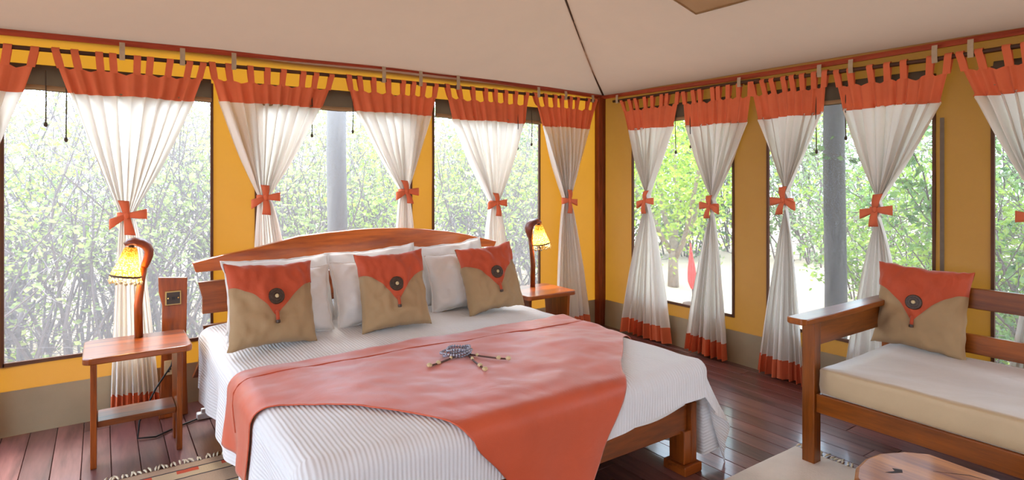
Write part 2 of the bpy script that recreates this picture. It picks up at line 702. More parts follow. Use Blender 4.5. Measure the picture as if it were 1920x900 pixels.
# grey zip tape stitched to the panel between two right windows
MB().grid(lambda s, t: PR(1.372 + 0.022 * s, lerp(0.25, 1.75, t), 0.02), 1, 12).build('zip', ZIPM, wall_right)
# left wall, with large openings like the others (the entrance side behind the camera stays open)
def PL(u, z, w):
    return Vector((X0 + w, u, z))
WIN_L = [(2.76, 3.80), (1.43, 2.47), (0.10, 1.15), (-1.2, -0.18)]
wall_left = canvas_wall('wall_left', PL, Y0, YB, WIN_L, ZB_R, CANVAS_R, 5.1)


# front side behind the camera: canvas left and right of the wide entrance
def PF(u, z, w):
    return Vector((u, Y0 + w, z))
wall_front = canvas_wall('wall_front', PF, X0, XR, [(0.2, 1.4)], 0.02, CANVAS_R, 3.3)


def window(n, P, a, b, zb, cords, flap=True, sd=0):
    rnd = random.Random(sd)
    fr = MB()
    t = 0.010
    for (ua, ub, za, zc) in ((a, b, zb - t, zb + t), (a - t, a + t * 0.6, zb - t, ZT), (b - t * 0.6, b + t, zb - t, ZT)):
        fr.add([P(ua, za, 0.012), P(ub, za, 0.012), P(ub, zc, 0.012), P(ua, zc, 0.012),
                P(ua, za, -0.006), P(ub, za, -0.006), P(ub, zc, -0.006), P(ua, zc, -0.006)],
               [(0, 1, 2, 3), (7, 6, 5, 4), (0, 4, 5, 1), (1, 5, 6, 2), (2, 6, 7, 3), (3, 7, 4, 0)])
    o = struct(fr.build('window_%d' % n, BIND))
    MB().grid(lambda s, q: P(lerp(a, b, s), lerp(zb, ZT, q), -0.02), 4, 6).build('netting', NET, o)
    if flap:
        m = MB()

        def fl(s, q):
            u = lerp(a + 0.004, b - 0.004, s)
            ang = q * PI * 1.0
            zbot = 1.885 + 0.012 * noise.noise(Vector((u * 5, 3.1 * sd, 0)))
            z = lerp(2.035, zbot, 0.5 - 0.5 * math.cos(ang))
            w = 0.012 + 0.028 * math.sin(ang) * (0.55 + 0.45 * q) + 0.004 * noise.noise(Vector((u * 9, q * 4, sd)))
            return P(u, z, w)
        m.grid(fl, 30, 10)
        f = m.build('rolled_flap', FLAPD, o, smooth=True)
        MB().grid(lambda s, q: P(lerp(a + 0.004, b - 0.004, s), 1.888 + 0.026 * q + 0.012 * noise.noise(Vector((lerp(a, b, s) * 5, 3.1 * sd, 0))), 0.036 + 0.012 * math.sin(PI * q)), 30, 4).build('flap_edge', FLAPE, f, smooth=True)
        for cu, zl in cords:
            c = MB()
            c.tube([P(cu, 2.0, 0.05), P(cu + 0.004, 1.86, 0.055), P(cu + 0.002, zl, 0.05)], 0.0035, 6)
            c.ball(P(cu + 0.002, zl, 0.05), 0.010, 8, 5, (1, 1, 1.5))
            c.build('tie_cord', CORD, o)
    return o


window(1, PB, *WIN_B[0], ZB_B, [], sd=1)
window(2, PB, *WIN_B[1], ZB_B, [(-0.255, 1.70), (-0.165, 1.62)], sd=2)
window(3, PB, *WIN_B[2], ZB_B, [(1.20, 1.70), (1.49, 1.74)], sd=3)
window(4, PB, *WIN_B[3], ZB_B, [(2.95, 1.66), (3.10, 1.70)], sd=4)
window(5, PR, *WIN_R[0], ZB_R, [(3.27, 1.62), (3.12, 1.66)], sd=5)
window(6, PR, *WIN_R[1], ZB_R, [(2.09, 1.58), (1.90, 1.66)], sd=6)
window(7, PR, *WIN_R[2], ZB_R, [], sd=7)
window(8, PR, *WIN_R[3], ZB_R, [], sd=8)
for q, (a, b) in enumerate(WIN_L):
    window(9 + q, PL, a, b, ZB_R, [], False, sd=9 + q)

# canvas roof lining: four slopes rising from the wall heads
SR, SB = 0.40, 0.53
RIDGE = 3.45


def zc(x, y):
    z = min(2.205 + SB * (YB - y), 2.20 + SR * (XR - x), 2.2 + SR * (x - X0), 2.2 + SB * (y - Y0), RIDGE)
    return z


cm = MB()
NX = 132
def ceil_fn(s, t):
    x, y = lerp(X0 - 0.02, XR + 0.02, s), lerp(Y0 - 0.02, YB + 0.02, t)
    dB, dR = YB - y, XR - x
    z = zc(x, y)
    m = max(0.0, min(dB, dR, 1.2))
    z -= 0.03 * math.sin(PI * min(1, m / 1.2)) * (1 if z < RIDGE - 0.01 else 0)
    z += 0.006 * noise.noise(Vector((x * 1.4, y * 1.4, 2.0)))
    return (x, y, z)
cm.grid(ceil_fn, NX, NX)
ceiling = struct(cm.build('ceiling', CEIL, smooth=True))
# hip seam running up from the room corner
sm = MB()
pts = []
for q in range(14):
    t = q / 13
    dx = 0.02 + 1.7 * t
    x, y = XR - dx + 0.03 * math.exp(-6 * t), YB - dx * SR / SB
    pts.append((x + 0.02, y, zc(x, y) - 0.02 - 0.008 * math.sin(PI * t)))
sm.tube(pts, 0.009, 6)
sm.build('hip_seam', SEAM, ceiling, smooth=True)

# box-like canvas vent cover slung under the right roof slope
vent = thing('vent_cover', (2.95, 2.2, 2.5), 'tan canvas vent cover slung under the roof at the top edge', 'vent cover')
def vz(x, y):
    return 2.2 + SR * (XR - x) - 0.07
vm = MB()
def vfn(s, t):
    y = lerp(2.456, 1.2, t)
    xx = lerp(3.146, 2.416, s)
    yy = y + (0.154 * s * (1 - t))
    return (xx, yy, vz(xx, yy) - 0.02 * math.sin(PI * s) * math.sin(PI * t) + 0.008 * noise.noise(Vector((xx * 5, yy * 5, 0))))
vm.grid(vfn, 14, 14)
vm.build('underside', CEIL2, vent, smooth=True)
edge = [vfn(s / 10, 0) for s in range(10, -1, -1)] + [vfn(0, t / 10) for t in range(1, 11)]
MB().grid(lambda s, t: Vector(edge[min(20, int(round(s * 20)))]) + Vector((0, 0, 0.085 * t)), 20, 1).build('side_panel', CEIL2, vent)
MB().tube(edge, 0.008, 6).build('piping', FLAPE, vent, smooth=True)

# painted wall-head rails and the corner post
ZRB = [(X0, 2.18), (-0.451, 2.19), (0.53, 2.208), (1.685, 2.234), (2.30, 2.232), (3.3, 2.205), (XR, 2.183)]
ZRR = [(Y0, 2.17), (1.02, 2.168), (2.0, 2.158), (2.8, 2.158), (YB, 2.178)]
us = [lerp(X0, XR - 0.01, i / 40) for i in range(41)]
tr = MB()
tr.tube([PB(u, interp(ZRB, u), 0.035) for u in us], 0.017, 6, ry=0.019, up=(0, 1, 0))
struct(tr.build('trim_1', RAILX, smooth=False))
tr = MB()
us2 = [lerp(Y0, YB - 0.05, i / 40) for i in range(41)]
tr.tube([PR(u, interp(ZRR, u), 0.035) for u in us2], 0.017, 6, ry=0.019, up=(1, 0, 0))
struct(tr.build('trim_2', RAILY, smooth=False))
post = thing('corner_post', (XR - 0.05, YB - 0.05, 0), 'dark reddish wooden post standing in the corner of the tent', 'post')
MB().box(XR - 0.105, XR - 0.055, YB - 0.08, YB - 0.02, 0, 2.17).build('post_board', POSTW, post, bevel=0.004)
MB().box(XR - 0.052, XR - 0.012, YB - 0.075, YB - 0.022, 0, 2.17).build('post_board', POSTW, post, bevel=0.004)

# curtain rods with their webbing hangers
ZDB = [(X0, 2.105), (-0.45, 2.110), (1.67, 2.134), (3.86, 2.140)]
ZDR = [(Y0, 2.09), (1.07, 2.09), (1.36, 2.082), (2.74, 2.108), (3.985, 2.118)]
RW = 0.06
rodb = thing('curtain_rod', PB(0.7, 2.12, RW), 'thin dark wooden curtain rod along the window wall behind the bed', 'curtain rod')
MB().tube([PB(lerp(X0 + 0.1, 3.885, i / 40), interp(ZDB, lerp(X0 + 0.1, 3.885, i / 40)), RW) for i in range(41)], 0.0125, 8).build('rod', ROD, rodb, smooth=True)
rodr = thing('curtain_rod', PR(1.5, 2.1, RW), 'dark wooden curtain rod along the window wall behind the sofa', 'curtain rod')
MB().tube([PR(lerp(Y0 + 0.1, 2.62, i / 30), interp(ZDR, lerp(Y0 + 0.1, 2.62, i / 30)), RW) for i in range(31)], 0.0135, 8).build('rod', RODY, rodr, smooth=True)
MB().tube([PR(lerp(2.5, 3.99, i / 12), interp(ZDR, lerp(2.5, 3.99, i / 12)) + 0.012 * (1 - i / 12), RW + 0.004) for i in range(13)], 0.0125, 8).build('rod', RODY, rodr, smooth=True)


def hanger(P, u, z, zr, parent):
    m = MB()
    m.grid(lambda s, t: P(u - 0.014 + 0.028 * s, lerp(zr + 0.016, z - 0.022, t), RW + 0.016 + 0.004 * math.sin(PI * t)), 1, 6)
    m.grid(lambda s, t: P(u - 0.014 + 0.028 * s, z - 0.022 + 0.01 * t, RW + 0.016 - 0.032 * t), 1, 3)
    m.build('hanger', STRAP, parent, solid=0.003)


for u in (-1.4, 0.10, 0.41, 0.70, 1.72, 2.02, 2.35, 3.16, 3.47, 3.80):
    hanger(PB, u, interp(ZDB, u), interp(ZRB, u) - 0.02, rodb)
for u in (3.93, 2.66, 2.06, 1.86, 1.40, 1.23, 0.35):
    hanger(PR, u, interp(ZDR, u), interp(ZRR, u) - 0.02, rodr)

# ------------------------------------------------------------------ curtains
def curtain(P, top, hb, pinch, bot, zrod, zhb, label, group, seed, ntab=8, flip=1, zb=(0.03, 0.03), nf=8, swing=0.0):
    """top/hb/bot: (left, right) along the wall at the rod, at the foot of the header, at the hem; pinch (u, z)."""
    rnd = random.Random(seed)
    (tl, tr_), (hl, hr), (pu, pz), (bl, br) = top, hb, pinch, bot
    zht = zrod - 0.083
    root = thing('curtain', P((tl + tr_) / 2, 0, RW), label, 'curtain', group)
    ph = [rnd.uniform(0, 6.28) for _ in range(5)]
    amp2 = rnd.uniform(0.3, 0.6)
    pw = 0.030
    htl, htr = lerp(tl, hl, 0.32), lerp(tr_, hr, 0.32)

    def edges(z):
        if z >= zhb:
            t = (zht - z) / (zht - zhb)
            return lerp(htl, hl, t), lerp(htr, hr, t)
        if z >= pz:
            t = (zhb - z) / (zhb - pz)
            e = t ** 0.93 - 0.06 * math.sin(PI * t)
            e2 = t ** 1.05 + 0.03 * math.sin(PI * t)
            return lerp(hl, pu - pw, e), lerp(hr, pu + pw, e)
        t = (pz - z) / pz
        e = t ** 0.62
        return lerp(pu - pw, bl, e), lerp(pu + pw, br, e)

    def cr(v):
        return math.copysign(abs(v) ** 0.75, v)

    def fold(s, z):
        a = s + 0.03 * math.sin(7 * s + ph[3])
        return (cr(math.sin(2 * PI * nf * a + ph[0])) + amp2 * math.sin(2 * PI * (nf * 1.7) * a + ph[1] + 1.2 * z) + 0.35 * math.sin(2 * PI * 2.0 * a + ph[2])) / 1.6

    def surf(s, z, off=0.0):
        l, r = edges(z)
        u = lerp(l, r, s)
        if z >= zhb:
            A = lerp(0.008, 0.020, (zht - z) / (zht - zhb))
        elif z >= pz:
            t = (zhb - z) / (zhb - pz)
            A = lerp(0.024, 0.028, smooth(t * 1.3)) + 0.020 * math.sin(PI * t)
        else:
            t = (pz - z) / pz
            A = lerp(0.024, 0.045, smooth(t))
        bulge = 0.0
        if z < pz:
            bulge = 0.03 * smooth((pz - z) / pz) + swing * ((pz - z) / pz) ** 1.5
        w = RW + A * fold(s, z) + off + bulge + 0.003 * noise.noise(Vector((s * 9, z * 6, seed)))
        # cotton gathers towards the tie: sideways shimmy of the fold lines
        u += 0.010 * math.sin(2 * PI * nf * s + ph[4]) * (1 if z < zhb else 0.2) * min(1.0, (r - l) / 0.3)
        return P(u, z, w)

    tabs = [0.02 + 0.96 * (i + rnd.uniform(-0.22, 0.22) * (0 < i < ntab - 1)) / (ntab - 1) for i in range(ntab)]

    def htop(s):
        d = min(abs(s - t) for t in tabs)
        return zht - 0.30 * min(d, 0.16) - 0.004 * rnd0(s)

    def rnd0(s):
        return noise.noise(Vector((s * 11, seed, 0)))
    H = 110
    hem = 0.085 if P is PB else 0.125

    def zbot(s):
        return lerp(zb[0], zb[1], s) + 0.012 * noise.noise(Vector((s * 4, seed, 3)))
    MB().grid(lambda s, t: surf(s, lerp(htop(s), zhb - 0.004 * math.sin(9 * s), t), 0.004), H, 10).build('header', TERRA, root, smooth=True)
    mb = MB()
    mb.grid(lambda s, t: surf(s, lerp(zhb + 0.012, pz, t)), H, 34)
    mb.grid(lambda s, t: surf(s, lerp(pz, zbot(s) + hem, t)), H, 34)
    mb.build('body', COTTON, root, smooth=True)
    MB().grid(lambda s, t: surf(s, lerp(zbot(s) + hem + 0.004, zbot(s), t), 0.003), H, 5).build('hem', TERRA, root, smooth=True)
    for i, s in enumerate(tabs):
        base = surf(s, htop(s) - 0.004, 0.006)
        ut = lerp(tl, tr_, s)
        ub = (base.x if P is PB else base.y)
        wb = (YB - base.y) if P is PB else (XR - base.x)
        hw = 0.0185
        path = [(ub, base.z - 0.012, wb), (lerp(ub, ut, 0.5), (base.z + zrod) / 2, (wb + RW + 0.017) / 2), (ut, zrod, RW + 0.0185),
                (ut, zrod + 0.0145, RW + 0.011), (ut, zrod + 0.0185, RW), (ut, zrod + 0.0145, RW - 0.011), (ut, zrod, RW - 0.0175),
                (lerp(ub, ut, 0.4), base.z + 0.02, RW - 0.008), (ub, base.z - 0.01, wb - 0.009)]
        m = MB()
        n = len(path) - 1
        m.grid(lambda a, b: P(path[int(round(b * n))][0] + (a - 0.5) * 2 * hw, path[int(round(b * n))][1], path[int(round(b * n))][2]), 2, n)
        m.build('tab', TERRA, root, smooth=True)
    # tie: knot band, two side loops, two tails
    tie = MB()
    ring = []
    for k in range(17):
        th = 2 * PI * k / 16
        ring.append((math.cos(th) * (pw + 0.016), math.sin(th) * 0.036))
    tie.grid(lambda a, b: P(pu + ring[int(round(a * 16))][0], pz - 0.016 + 0.032 * b + 0.003 * math.sin(a * 20), RW + ring[int(round(a * 16))][1]), 16, 2)
    tb = tie.build('tie_band', TERRA, root, smooth=True, solid=0.004)
    kn = MB()
    kn.ball(P(pu, pz, RW + 0.042), 0.017, 10, 6, (1.0, 1.0, 1.25))
    kn.build('knot', TERRA, root, smooth=True)
    tilt = rnd.uniform(-0.25, 0.25)
    for sgn in (-1, 1):
        m = MB()
        ln = rnd.uniform(0.075, 0.09)
        ang = tilt * sgn - 0.18 + rnd.uniform(-0.15, 0.15)
        def loop(a, b, sgn=sgn, ln=ln, ang=ang):
            th = a * 2 * PI
            r = 0.5 - 0.5 * math.cos(th)
            du = sgn * (0.012 + ln * r)
            dw = 0.020 * math.sin(th) * (0.4 + 0.6 * r)
            dz = (b - 0.5) * (0.030 + 0.030 * r)
            return P(pu + du * math.cos(ang), pz + du * sgn * math.sin(ang) + dz, RW + 0.044 + dw)
        m.grid(loop, 16, 3)
        m.build('bow_loop', TERRA, root, smooth=True, solid=0.003)
    for zz, ln, ang in ((1, rnd.uniform(0.07, 0.095), rnd.uniform(-0.25, 0.1)), (-1, rnd.uniform(0.085, 0.11), rnd.uniform(-0.15, 0.35))):
        m = MB()
        def tail(a, b, zz=zz, ln=ln, ang=ang):
            d = 0.01 + ln * b
            wd = 0.017 + 0.011 * b
            return P(pu + math.sin(ang) * d + (a - 0.5) * 2 * wd, pz + zz * d * math.cos(ang) - 0.006 * (a - 0.5), RW + 0.046 + 0.012 * math.sin(PI * b) - 0.004 * b)
        m.grid(tail, 2, 6)
        m.build('tie_tail', TERRA, root, smooth=True, solid=0.003)
    return root


GB, GR = 'tab-top curtains along the bed wall', 'tab-top curtains along the sofa wall'
curtain(PB, (-0.99, -0.285), (-0.93, -0.346), (-0.63, 1.18), (-0.80, -0.46), 2.108, 1.872, 'white and terracotta tie-back curtain cut off by the left edge of the picture', GB, 11, 8)
curtain(PB, (-0.225, 0.540), (-0.155, 0.468), (0.122, 1.185), (0.035, 0.285), 2.114, 1.882, 'white tie-back curtain with terracotta header hanging behind the left bedside lamp', GB, 22, 9, zb=(0.06, 0.03), nf=9)
curtain(PB, (0.560, 1.350), (0.62, 1.275), (0.886, 1.276), (0.80, 1.14), 2.122, 1.895, 'white tie-back curtain above the left end of the headboard, beside the wide yellow panel', GB, 33, 8, nf=9)
curtain(PB, (1.444, 2.172), (1.503, 2.125), (1.890, 1.305), (1.76, 2.05), 2.13, 1.892, 'white tie-back curtain above the middle of the headboard, right of the grey outside pole', GB, 44, 8, nf=9)
curtain(PB, (2.24, 3.056), (2.315, 3.027), (2.706, 1.20), (2.55, 2.92), 2.136, 1.878, 'white tie-back curtain above the right end of the headboard, left of the right lamp', GB, 55, 8, nf=9)
curtain(PB, (3.114, 3.86), (3.20, 3.772), (3.491, 1.205), (3.33, 3.76), 2.14, 1.868, 'white tie-back curtain in front of the yellow panel beside the corner post, bed side', GB, 66, 8, zb=(0.05, 0.05), nf=9)
curtain(PR, (3.892, 3.221), (3.804, 3.293), (3.568, 1.209), (3.86, 3.31), 2.112, 1.838, 'white tie-back curtain nearest the corner post on the sofa-side wall', GR, 77, 8, zb=(0.02, 0.02), nf=8)
curtain(PR, (3.19, 2.556), (3.15, 2.60), (2.90, 1.188), (3.13, 2.775), 2.104, 1.822, 'white tie-back curtain hanging just right of the red parasol seen outside', GR, 88, 8, zb=(0.03, 0.015), nf=8)
curtain(PR, (2.57, 2.015), (2.512, 2.037), (2.296, 1.248), (2.50, 2.14), 2.10, 1.83, 'white tie-back curtain whose terracotta hem ends beside the sofa front leg', GR, 99, 8, zb=(0.015, 0.01), nf=8)
curtain(PR, (1.965, 1.322), (1.907, 1.374), (1.704, 1.21), (1.90, 1.50), 2.09, 1.838, 'white tie-back curtain falling behind the back post of the sofa', GR, 110, 7, nf=9)
curtain(PR, (1.296, 0.60), (1.21, 0.67), (0.93, 1.20), (1.10, 0.74), 2.09, 1.85, 'white tie-back curtain cut off by the right edge of the picture', GR, 121, 8, nf=9)

# ------------------------------------------------------------------ bed
BX0, BX1, BY0, BY1, BZ = 0.46, 2.40, 1.77, 3.84, 0.555
bed = thing('bed', (1.43, 2.85, 0), 'double wooden bed with wide slab headboard and square turned-out feet', 'bed')
HB = 3.88
k_ = HB / 4.05
def hz(x, z):
    return (x * k_, 1.4 - (1.4 - z) * k_)
top_prof = [hz(*p) for p in [(0.452, 0.892), (0.62, 0.928), (0.81, 0.958), (0.95, 0.99), (1.08, 1.020), (1.29, 1.034), (1.45, 1.044), (1.60, 1.046), (1.85, 1.036), (2.02, 1.018), (2.20, 0.994), (2.35, 0.965), (2.50, 0.925), (2.64, 0.892)]]
bot_prof = [hz(*p) for p in [(2.62, 0.85), (2.3, 0.862), (2.02, 0.874), (1.6, 0.886), (1.29, 0.884), (1.08, 0.852), (0.8, 0.838), (0.47, 0.832)]]
MB().prism(top_prof + bot_prof, lambda p, q, t: Vector((p, t, q)), HB - 0.025, HB + 0.025).build('headboard_slab', HEADW, bed, bevel=0.006)
for z0, z1, xa, xb, xc in ((0.575, 0.772, 0.482, 0.506, 2.60), (0.405, 0.505, 0.508, 0.502, 2.58), (0.195, 0.352, 0.492, 0.452, 2.58)):
    pa = [hz(xa, z1), hz(xc, z1 + 0.01), hz(xc - 0.02, z0), hz(xb, z0), hz((xa + xb) / 2 + 0.012, (z0 + z1) / 2)]
    MB().prism(pa, lambda p, q, t: Vector((p, t, q)), HB - 0.018, HB + 0.018).build('headboard_slat', WX, bed, bevel=0.004)
for px in (0.72, 2.28):
    MB().box(px - 0.04, px + 0.04, HB + 0.028, HB + 0.075, 0, 0.92).build('headboard_post', WZ, bed, bevel=0.004)
MB().box(0.52, 2.31, 1.855, 1.905, 0.185, 0.315).build('foot_rail', WX, bed, bevel=0.006)
for px in (0.52, 2.30):
    MB().box(px - 0.02, px + 0.02, 1.91, HB - 0.03, 0.20, 0.315).build('side_rail', WY, bed, bevel=0.004)
for px in (0.545, 2.305):
    lg = MB()
    lg.box(px - 0.042, px + 0.012, 1.835, 1.925, 0.045, 0.20)
    lg.box(px + 0.008, px + 0.045, 1.83, 1.93, 0.045, 0.33)
    l = lg.build('leg', WZ, bed, bevel=0.004)
    MB().box(px - 0.062, px + 0.062, 1.812, 1.945, 0, 0.046).build('foot_block', WX, l, bevel=0.006)
mattress = tag(MB().box(0.53, 2.33, 1.88, 3.84, 0.316, 0.50).build('mattress', PILLOWW, bevel=0.04), 'white mattress under the duvet on the bed', 'mattress')

# draped bedding: a flat cloth coordinate (p, q) bent over the bed edges
RB = 0.07
def bend(e):
    """over-the-edge distance -> (outward, downward)"""
    if e <= 0:
        return 0.0, 0.0
    q = RB * PI / 2
    if e < q:
        a = e / RB
        return RB * math.sin(a), RB * (1 - math.cos(a))
    return RB, RB + (e - q)

def drape(p, q, off=0.0, folds=1.0):
    ex, sx = 0.0, 0
    if p < BX0 + RB:
        ex, sx = BX0 + RB - p, -1
    elif p > BX1 - RB:
        ex, sx = p - (BX1 - RB), 1
    ey = max(0.0, BY0 + RB - q)
    x, y = min(max(p, BX0 + RB), BX1 - RB), max(q, BY0 + RB)
    base = BZ + 0.016 * noise.noise(Vector((p * 2.2, q * 2.2, 0.5))) + 0.006 * noise.noise(Vector((p * 7, q * 7, 1.5)))
    base += 0.018 * math.exp(-((min(p - BX0, BX1 - p, q - BY0, 0.5)) / 0.25) ** 2) * -0.6
    if ex > 0 and ey > 0:
        e = math.hypot(ex, ey)
        ph = math.atan2(ey, ex)
        ph2 = (PI / 2) * (ph / (PI / 2)) ** 1.7
        o, d = bend(e)
        fl = 0.36 * max(0.0, e - 0.14) + 0.035 * math.sin(ph * 9 + 0.6) * smooth((e - 0.12) / 0.3)
        o += fl * folds
        return Vector((x + sx * (o + off) * math.cos(ph2), y - (o + off) * math.sin(ph2) * 0.9, base - d * 0.985 + off * 0.5))
    if ex > 0:
        o, d = bend(ex)
        o += folds * smooth((ex - 0.1) / 0.25) * (0.014 * math.sin(q * 11 + 0.7) + 0.010 * math.sin(q * 23) + 0.035 * (ex - 0.1))
        return Vector((x + sx * (o + off), y, base - d + (off if d < RB else 0)))
    if ey > 0:
        o, d = bend(ey)
        o += folds * smooth((ey - 0.1) / 0.25) * (0.012 * math.sin(p * 9 + 0.4) + 0.006 * math.sin(p * 25))
        return Vector((x, y - (o + off), base - d + (off if d < RB else 0)))
    return Vector((x, y, base + off))

DL, DR, DF = 0.36, 0.545, 0.285
pa_, pb_ = BX0 + RB - DL - 0.04, BX1 - RB + DR
qa_, qb_ = BY0 + RB - DF, BY1
def duvet_fn(s, t):
    p, q = lerp(pa_, pb_, s), lerp(qa_, qb_, t)
    # the foot hem is drawn up a little towards the right leg
    if q < BY0 + RB and p < BX1 - RB:
        f = (BY0 + RB - q) / DF
        q = BY0 + RB - f * (DF - 0.07 * smooth((p - 1.5) / 0.7))
    return drape(p, q, 0.0)
def duvet_uv(s, t):
    return (lerp(pa_, pb_, s), lerp(qa_, qb_, t))
duvet = tag(MB().grid(duvet_fn, 150, 120, duvet_uv).build('duvet', DUVET, smooth=True), 'white finely ribbed duvet spread over the bed, one corner hanging', 'duvet')
# plain sheet edge showing below the duvet
def sheet_fn(s, t):
    p = lerp(0.56, 2.28, s)
    return Vector((p, 1.842 + 0.006 * math.sin(p * 14), lerp(0.50, 0.306 + 0.012 * math.sin(p * 5 + 1) + 0.02 * smooth((p - 2.0) / 0.3), t)))
tag(MB().grid(sheet_fn, 60, 6).build('bed_sheet', PILLOWW, smooth=True), 'white sheet edge peeping out below the duvet at the bed foot', 'bed sheet')

# runner with a pointed flap over the foot of the bed
QL = [(0.16, 2.36), (0.40, 2.345), (0.50, 2.335), (0.60, 2.275), (0.727, 2.155), (0.813, 2.06), (0.90, 1.975), (0.96, 1.905), (1.02, 1.79), (1.12, 1.66), (1.25, 1.50), (1.36, 1.36), (1.455, 1.22), (1.55, 1.36), (1.68, 1.56), (1.83, 1.80), (1.95, 1.94), (2.1, 2.07), (2.33, 2.30), (2.60, 2.34)]
def run_fn(s, t):
    p = lerp(0.20, 2.55, s)
    lo = sum(interp(QL, p + d) for d in (-0.03, 0, 0.03)) / 3
    hi = 2.815 + 0.02 * math.sin(p * 2.2 + 2.6)
    q = lerp(lo, hi, t)
    v = drape(p, q, 0.012, 1.0)
    v.z += 0.006 * noise.noise(Vector((p * 5 + q * 3, q * 9, 7))) + 0.003 * noise.noise(Vector((p * 16, q * 16, 3)))
    return v
runner = thing('bed_runner', (1.43, 2.3, 0.56), 'terracotta bed runner with a pointed flap hanging over the bed foot', 'bed runner')
MB().grid(run_fn, 150, 90).build('runner_cloth', RUNNER, runner, smooth=True, solid=0.004)
# stitched seam near its far edge
MB().tube([run_fn(s / 60, 0.0)[:2] and drape(lerp(0.3, 2.45, s / 60), 2.66 + 0.012 * math.sin(s / 9), 0.0145) for s in range(61)], 0.0035, 5).build('seam', TERRA_SOLID, runner)

# ------------------------------------------------------------------ pillows and cushions
def pil(a, b, Wd, Ht, T, side, seed, wr=1.0):
    x = Wd / 2 * a * (1 - 0.085 * (1 - b * b) * abs(a) ** 3)
    z = Ht / 2 * b * (1 - 0.085 * (1 - a * a) * abs(b) ** 3)
    ed = max(0, 1 - a * a) * max(0, 1 - b * b)
    th = T / 2 * ed ** 0.40 * (1 - 0.14 * b)
    dimp = noise.noise(Vector((a * 2.3 + seed, b * 2.3, seed))) * 0.016 + noise.noise(Vector((a * 5.5, b * 4.0 + seed, 1.0))) * 0.012
    # creases drawn towards the corners
    ca, cb = 1 - abs(a), 1 - abs(b)
    dimp += 0.006 * math.sin(16 * (ca - cb) + seed) * math.exp(-3.0 * (ca + cb))
    th += wr * dimp * min(1.0, ed ** 0.5 * 2.2)
    z += 0.008 * noise.noise(Vector((a * 3, seed, b * 2))) + 0.004 * abs(b) * noise.noise(Vector((a * 9, seed, 4)))
    x += 0.006 * noise.noise(Vector((b * 4, seed, a * 2)))
    return Vector((x, -side * th, z + Ht / 2))

def pillow_body(Wd, Ht, T, seed, n=40):
    mb = MB()
    for side in (1, -1):
        mb.grid(lambda u, v: pil(2 * u - 1, 2 * v - 1, Wd, Ht, T, side, seed), n, n)
    return mb

def pmat(loc, lean, yaw, roll=0.0):
    return Matrix.Translation(loc) @ Matrix.Rotation(yaw, 4, 'Z') @ Matrix.Rotation(-lean, 4, 'X') @ Matrix.Rotation(roll, 4, 'Y')

def white_pillow(loc, Wd, Ht, T, lean, yaw, roll, seed, label, group):
    r = thing('pillow', loc, label, 'pillow', group)
    M = pmat(loc, lean, yaw, roll)
    pillow_body(Wd, Ht, T, seed).build('pillow_body', PILLOWW, r, smooth=True, M=M)
    fl = MB()
    # flat flange around the pillow
    def fn(u, v):
        th = u * 4
        k, f = int(th) % 4, th - int(th)
        c = [(-1, -1), (1, -1), (1, 1), (-1, 1)]
        a0, b0 = c[k]
        a1, b1 = c[(k + 1) % 4]
        a, b = lerp(a0, a1, f), lerp(b0, b1, f)
        p = pil(a * 0.985, b * 0.985, Wd, Ht, T, 0, seed)
        s = 1 + v * 0.055
        return Vector((p.x * s, 0.006 * math.sin(u * 60 + seed) * v, (p.z - Ht / 2) * s + Ht / 2))
    fl.grid(fn, 96, 2)
    fl.build('flange', PILLOWW, r, smooth=True, M=M, solid=0.004)
    return r

def cushion(loc, Wd, Ht, T, lean, yaw, roll, seed, label, group, tx=0.0):
    r = thing('cushion', loc, label, 'cushion', group)
    M = pmat(loc, lean, yaw, roll)
    pillow_body(Wd, Ht, T, seed).build('cushion_body', SAND, r, smooth=True, M=M)
    def low(a):
        d = abs(a - tx) / (1 + abs(tx) * (1 if (a - tx) * tx < 0 else -1))
        return 0.42 - 0.80 * max(0.0, 1 - d) ** 2.0
    fm = MB()
    def ff(u, v):
        a = (2 * u - 1)
        b = lerp(low(a), 1.0, v)
        p = pil(a, b, Wd, Ht, T, 1, seed)
        p.y -= 0.005
        p.z += 0.003 * v
        p.x *= 1.006
        return p
    fm.grid(ff, 60, 22)
    # the flap folds over the top edge on to the back
    fm.grid(lambda u, v: (lambda p: Vector((p.x * 1.006, p.y + 0.005, p.z + 0.003)))(pil(2 * u - 1, lerp(0.8, 1.0, v), Wd, Ht, T, -1, seed)), 40, 4)
    fl = fm.build('flap', TERRA_SOLID, r, smooth=True, M=M)
    # coconut button
    p = pil(tx, 0.10, Wd, Ht, T, 1, seed)
    bt = MB()
    bt.lathe((p.x, p.y - 0.004, p.z), [(0.0005, -0.010), (0.014, -0.010), (0.016, -0.012), (0.025, -0.012), (0.027, -0.009), (0.036, -0.009), (0.040, -0.004), (0.040, 0.004)], 22, 'Y')
    b = bt.build('button', COCO, r, M=M, smooth=False)
    MB().ball((p.x, p.y - 0.015, p.z), 0.010, 10, 6, (1, 0.6, 1)).build('button_centre', BEADB, b, M=M, smooth=True)
    p2 = pil(tx, low(tx) - 0.015, Wd, Ht, T, 1, seed)
    tm = MB()
    tm.tube([(p2.x, p2.y - 0.008, p2.z + 0.035), (p2.x, p2.y - 0.012, p2.z + 0.012), (p2.x, p2.y - 0.011, p2.z - 0.012)], 0.009, 8)
    tl = tm.build('tassel', TERRA_SOLID, r, smooth=True, M=M)
    MB().lathe((p2.x, p2.y - 0.011, p2.z - 0.018), [(0.006, -0.008), (0.011, -0.006), (0.011, 0.006), (0.006, 0.008)], 10).build('tassel_bead', COCO, tl, M=M)
    return r

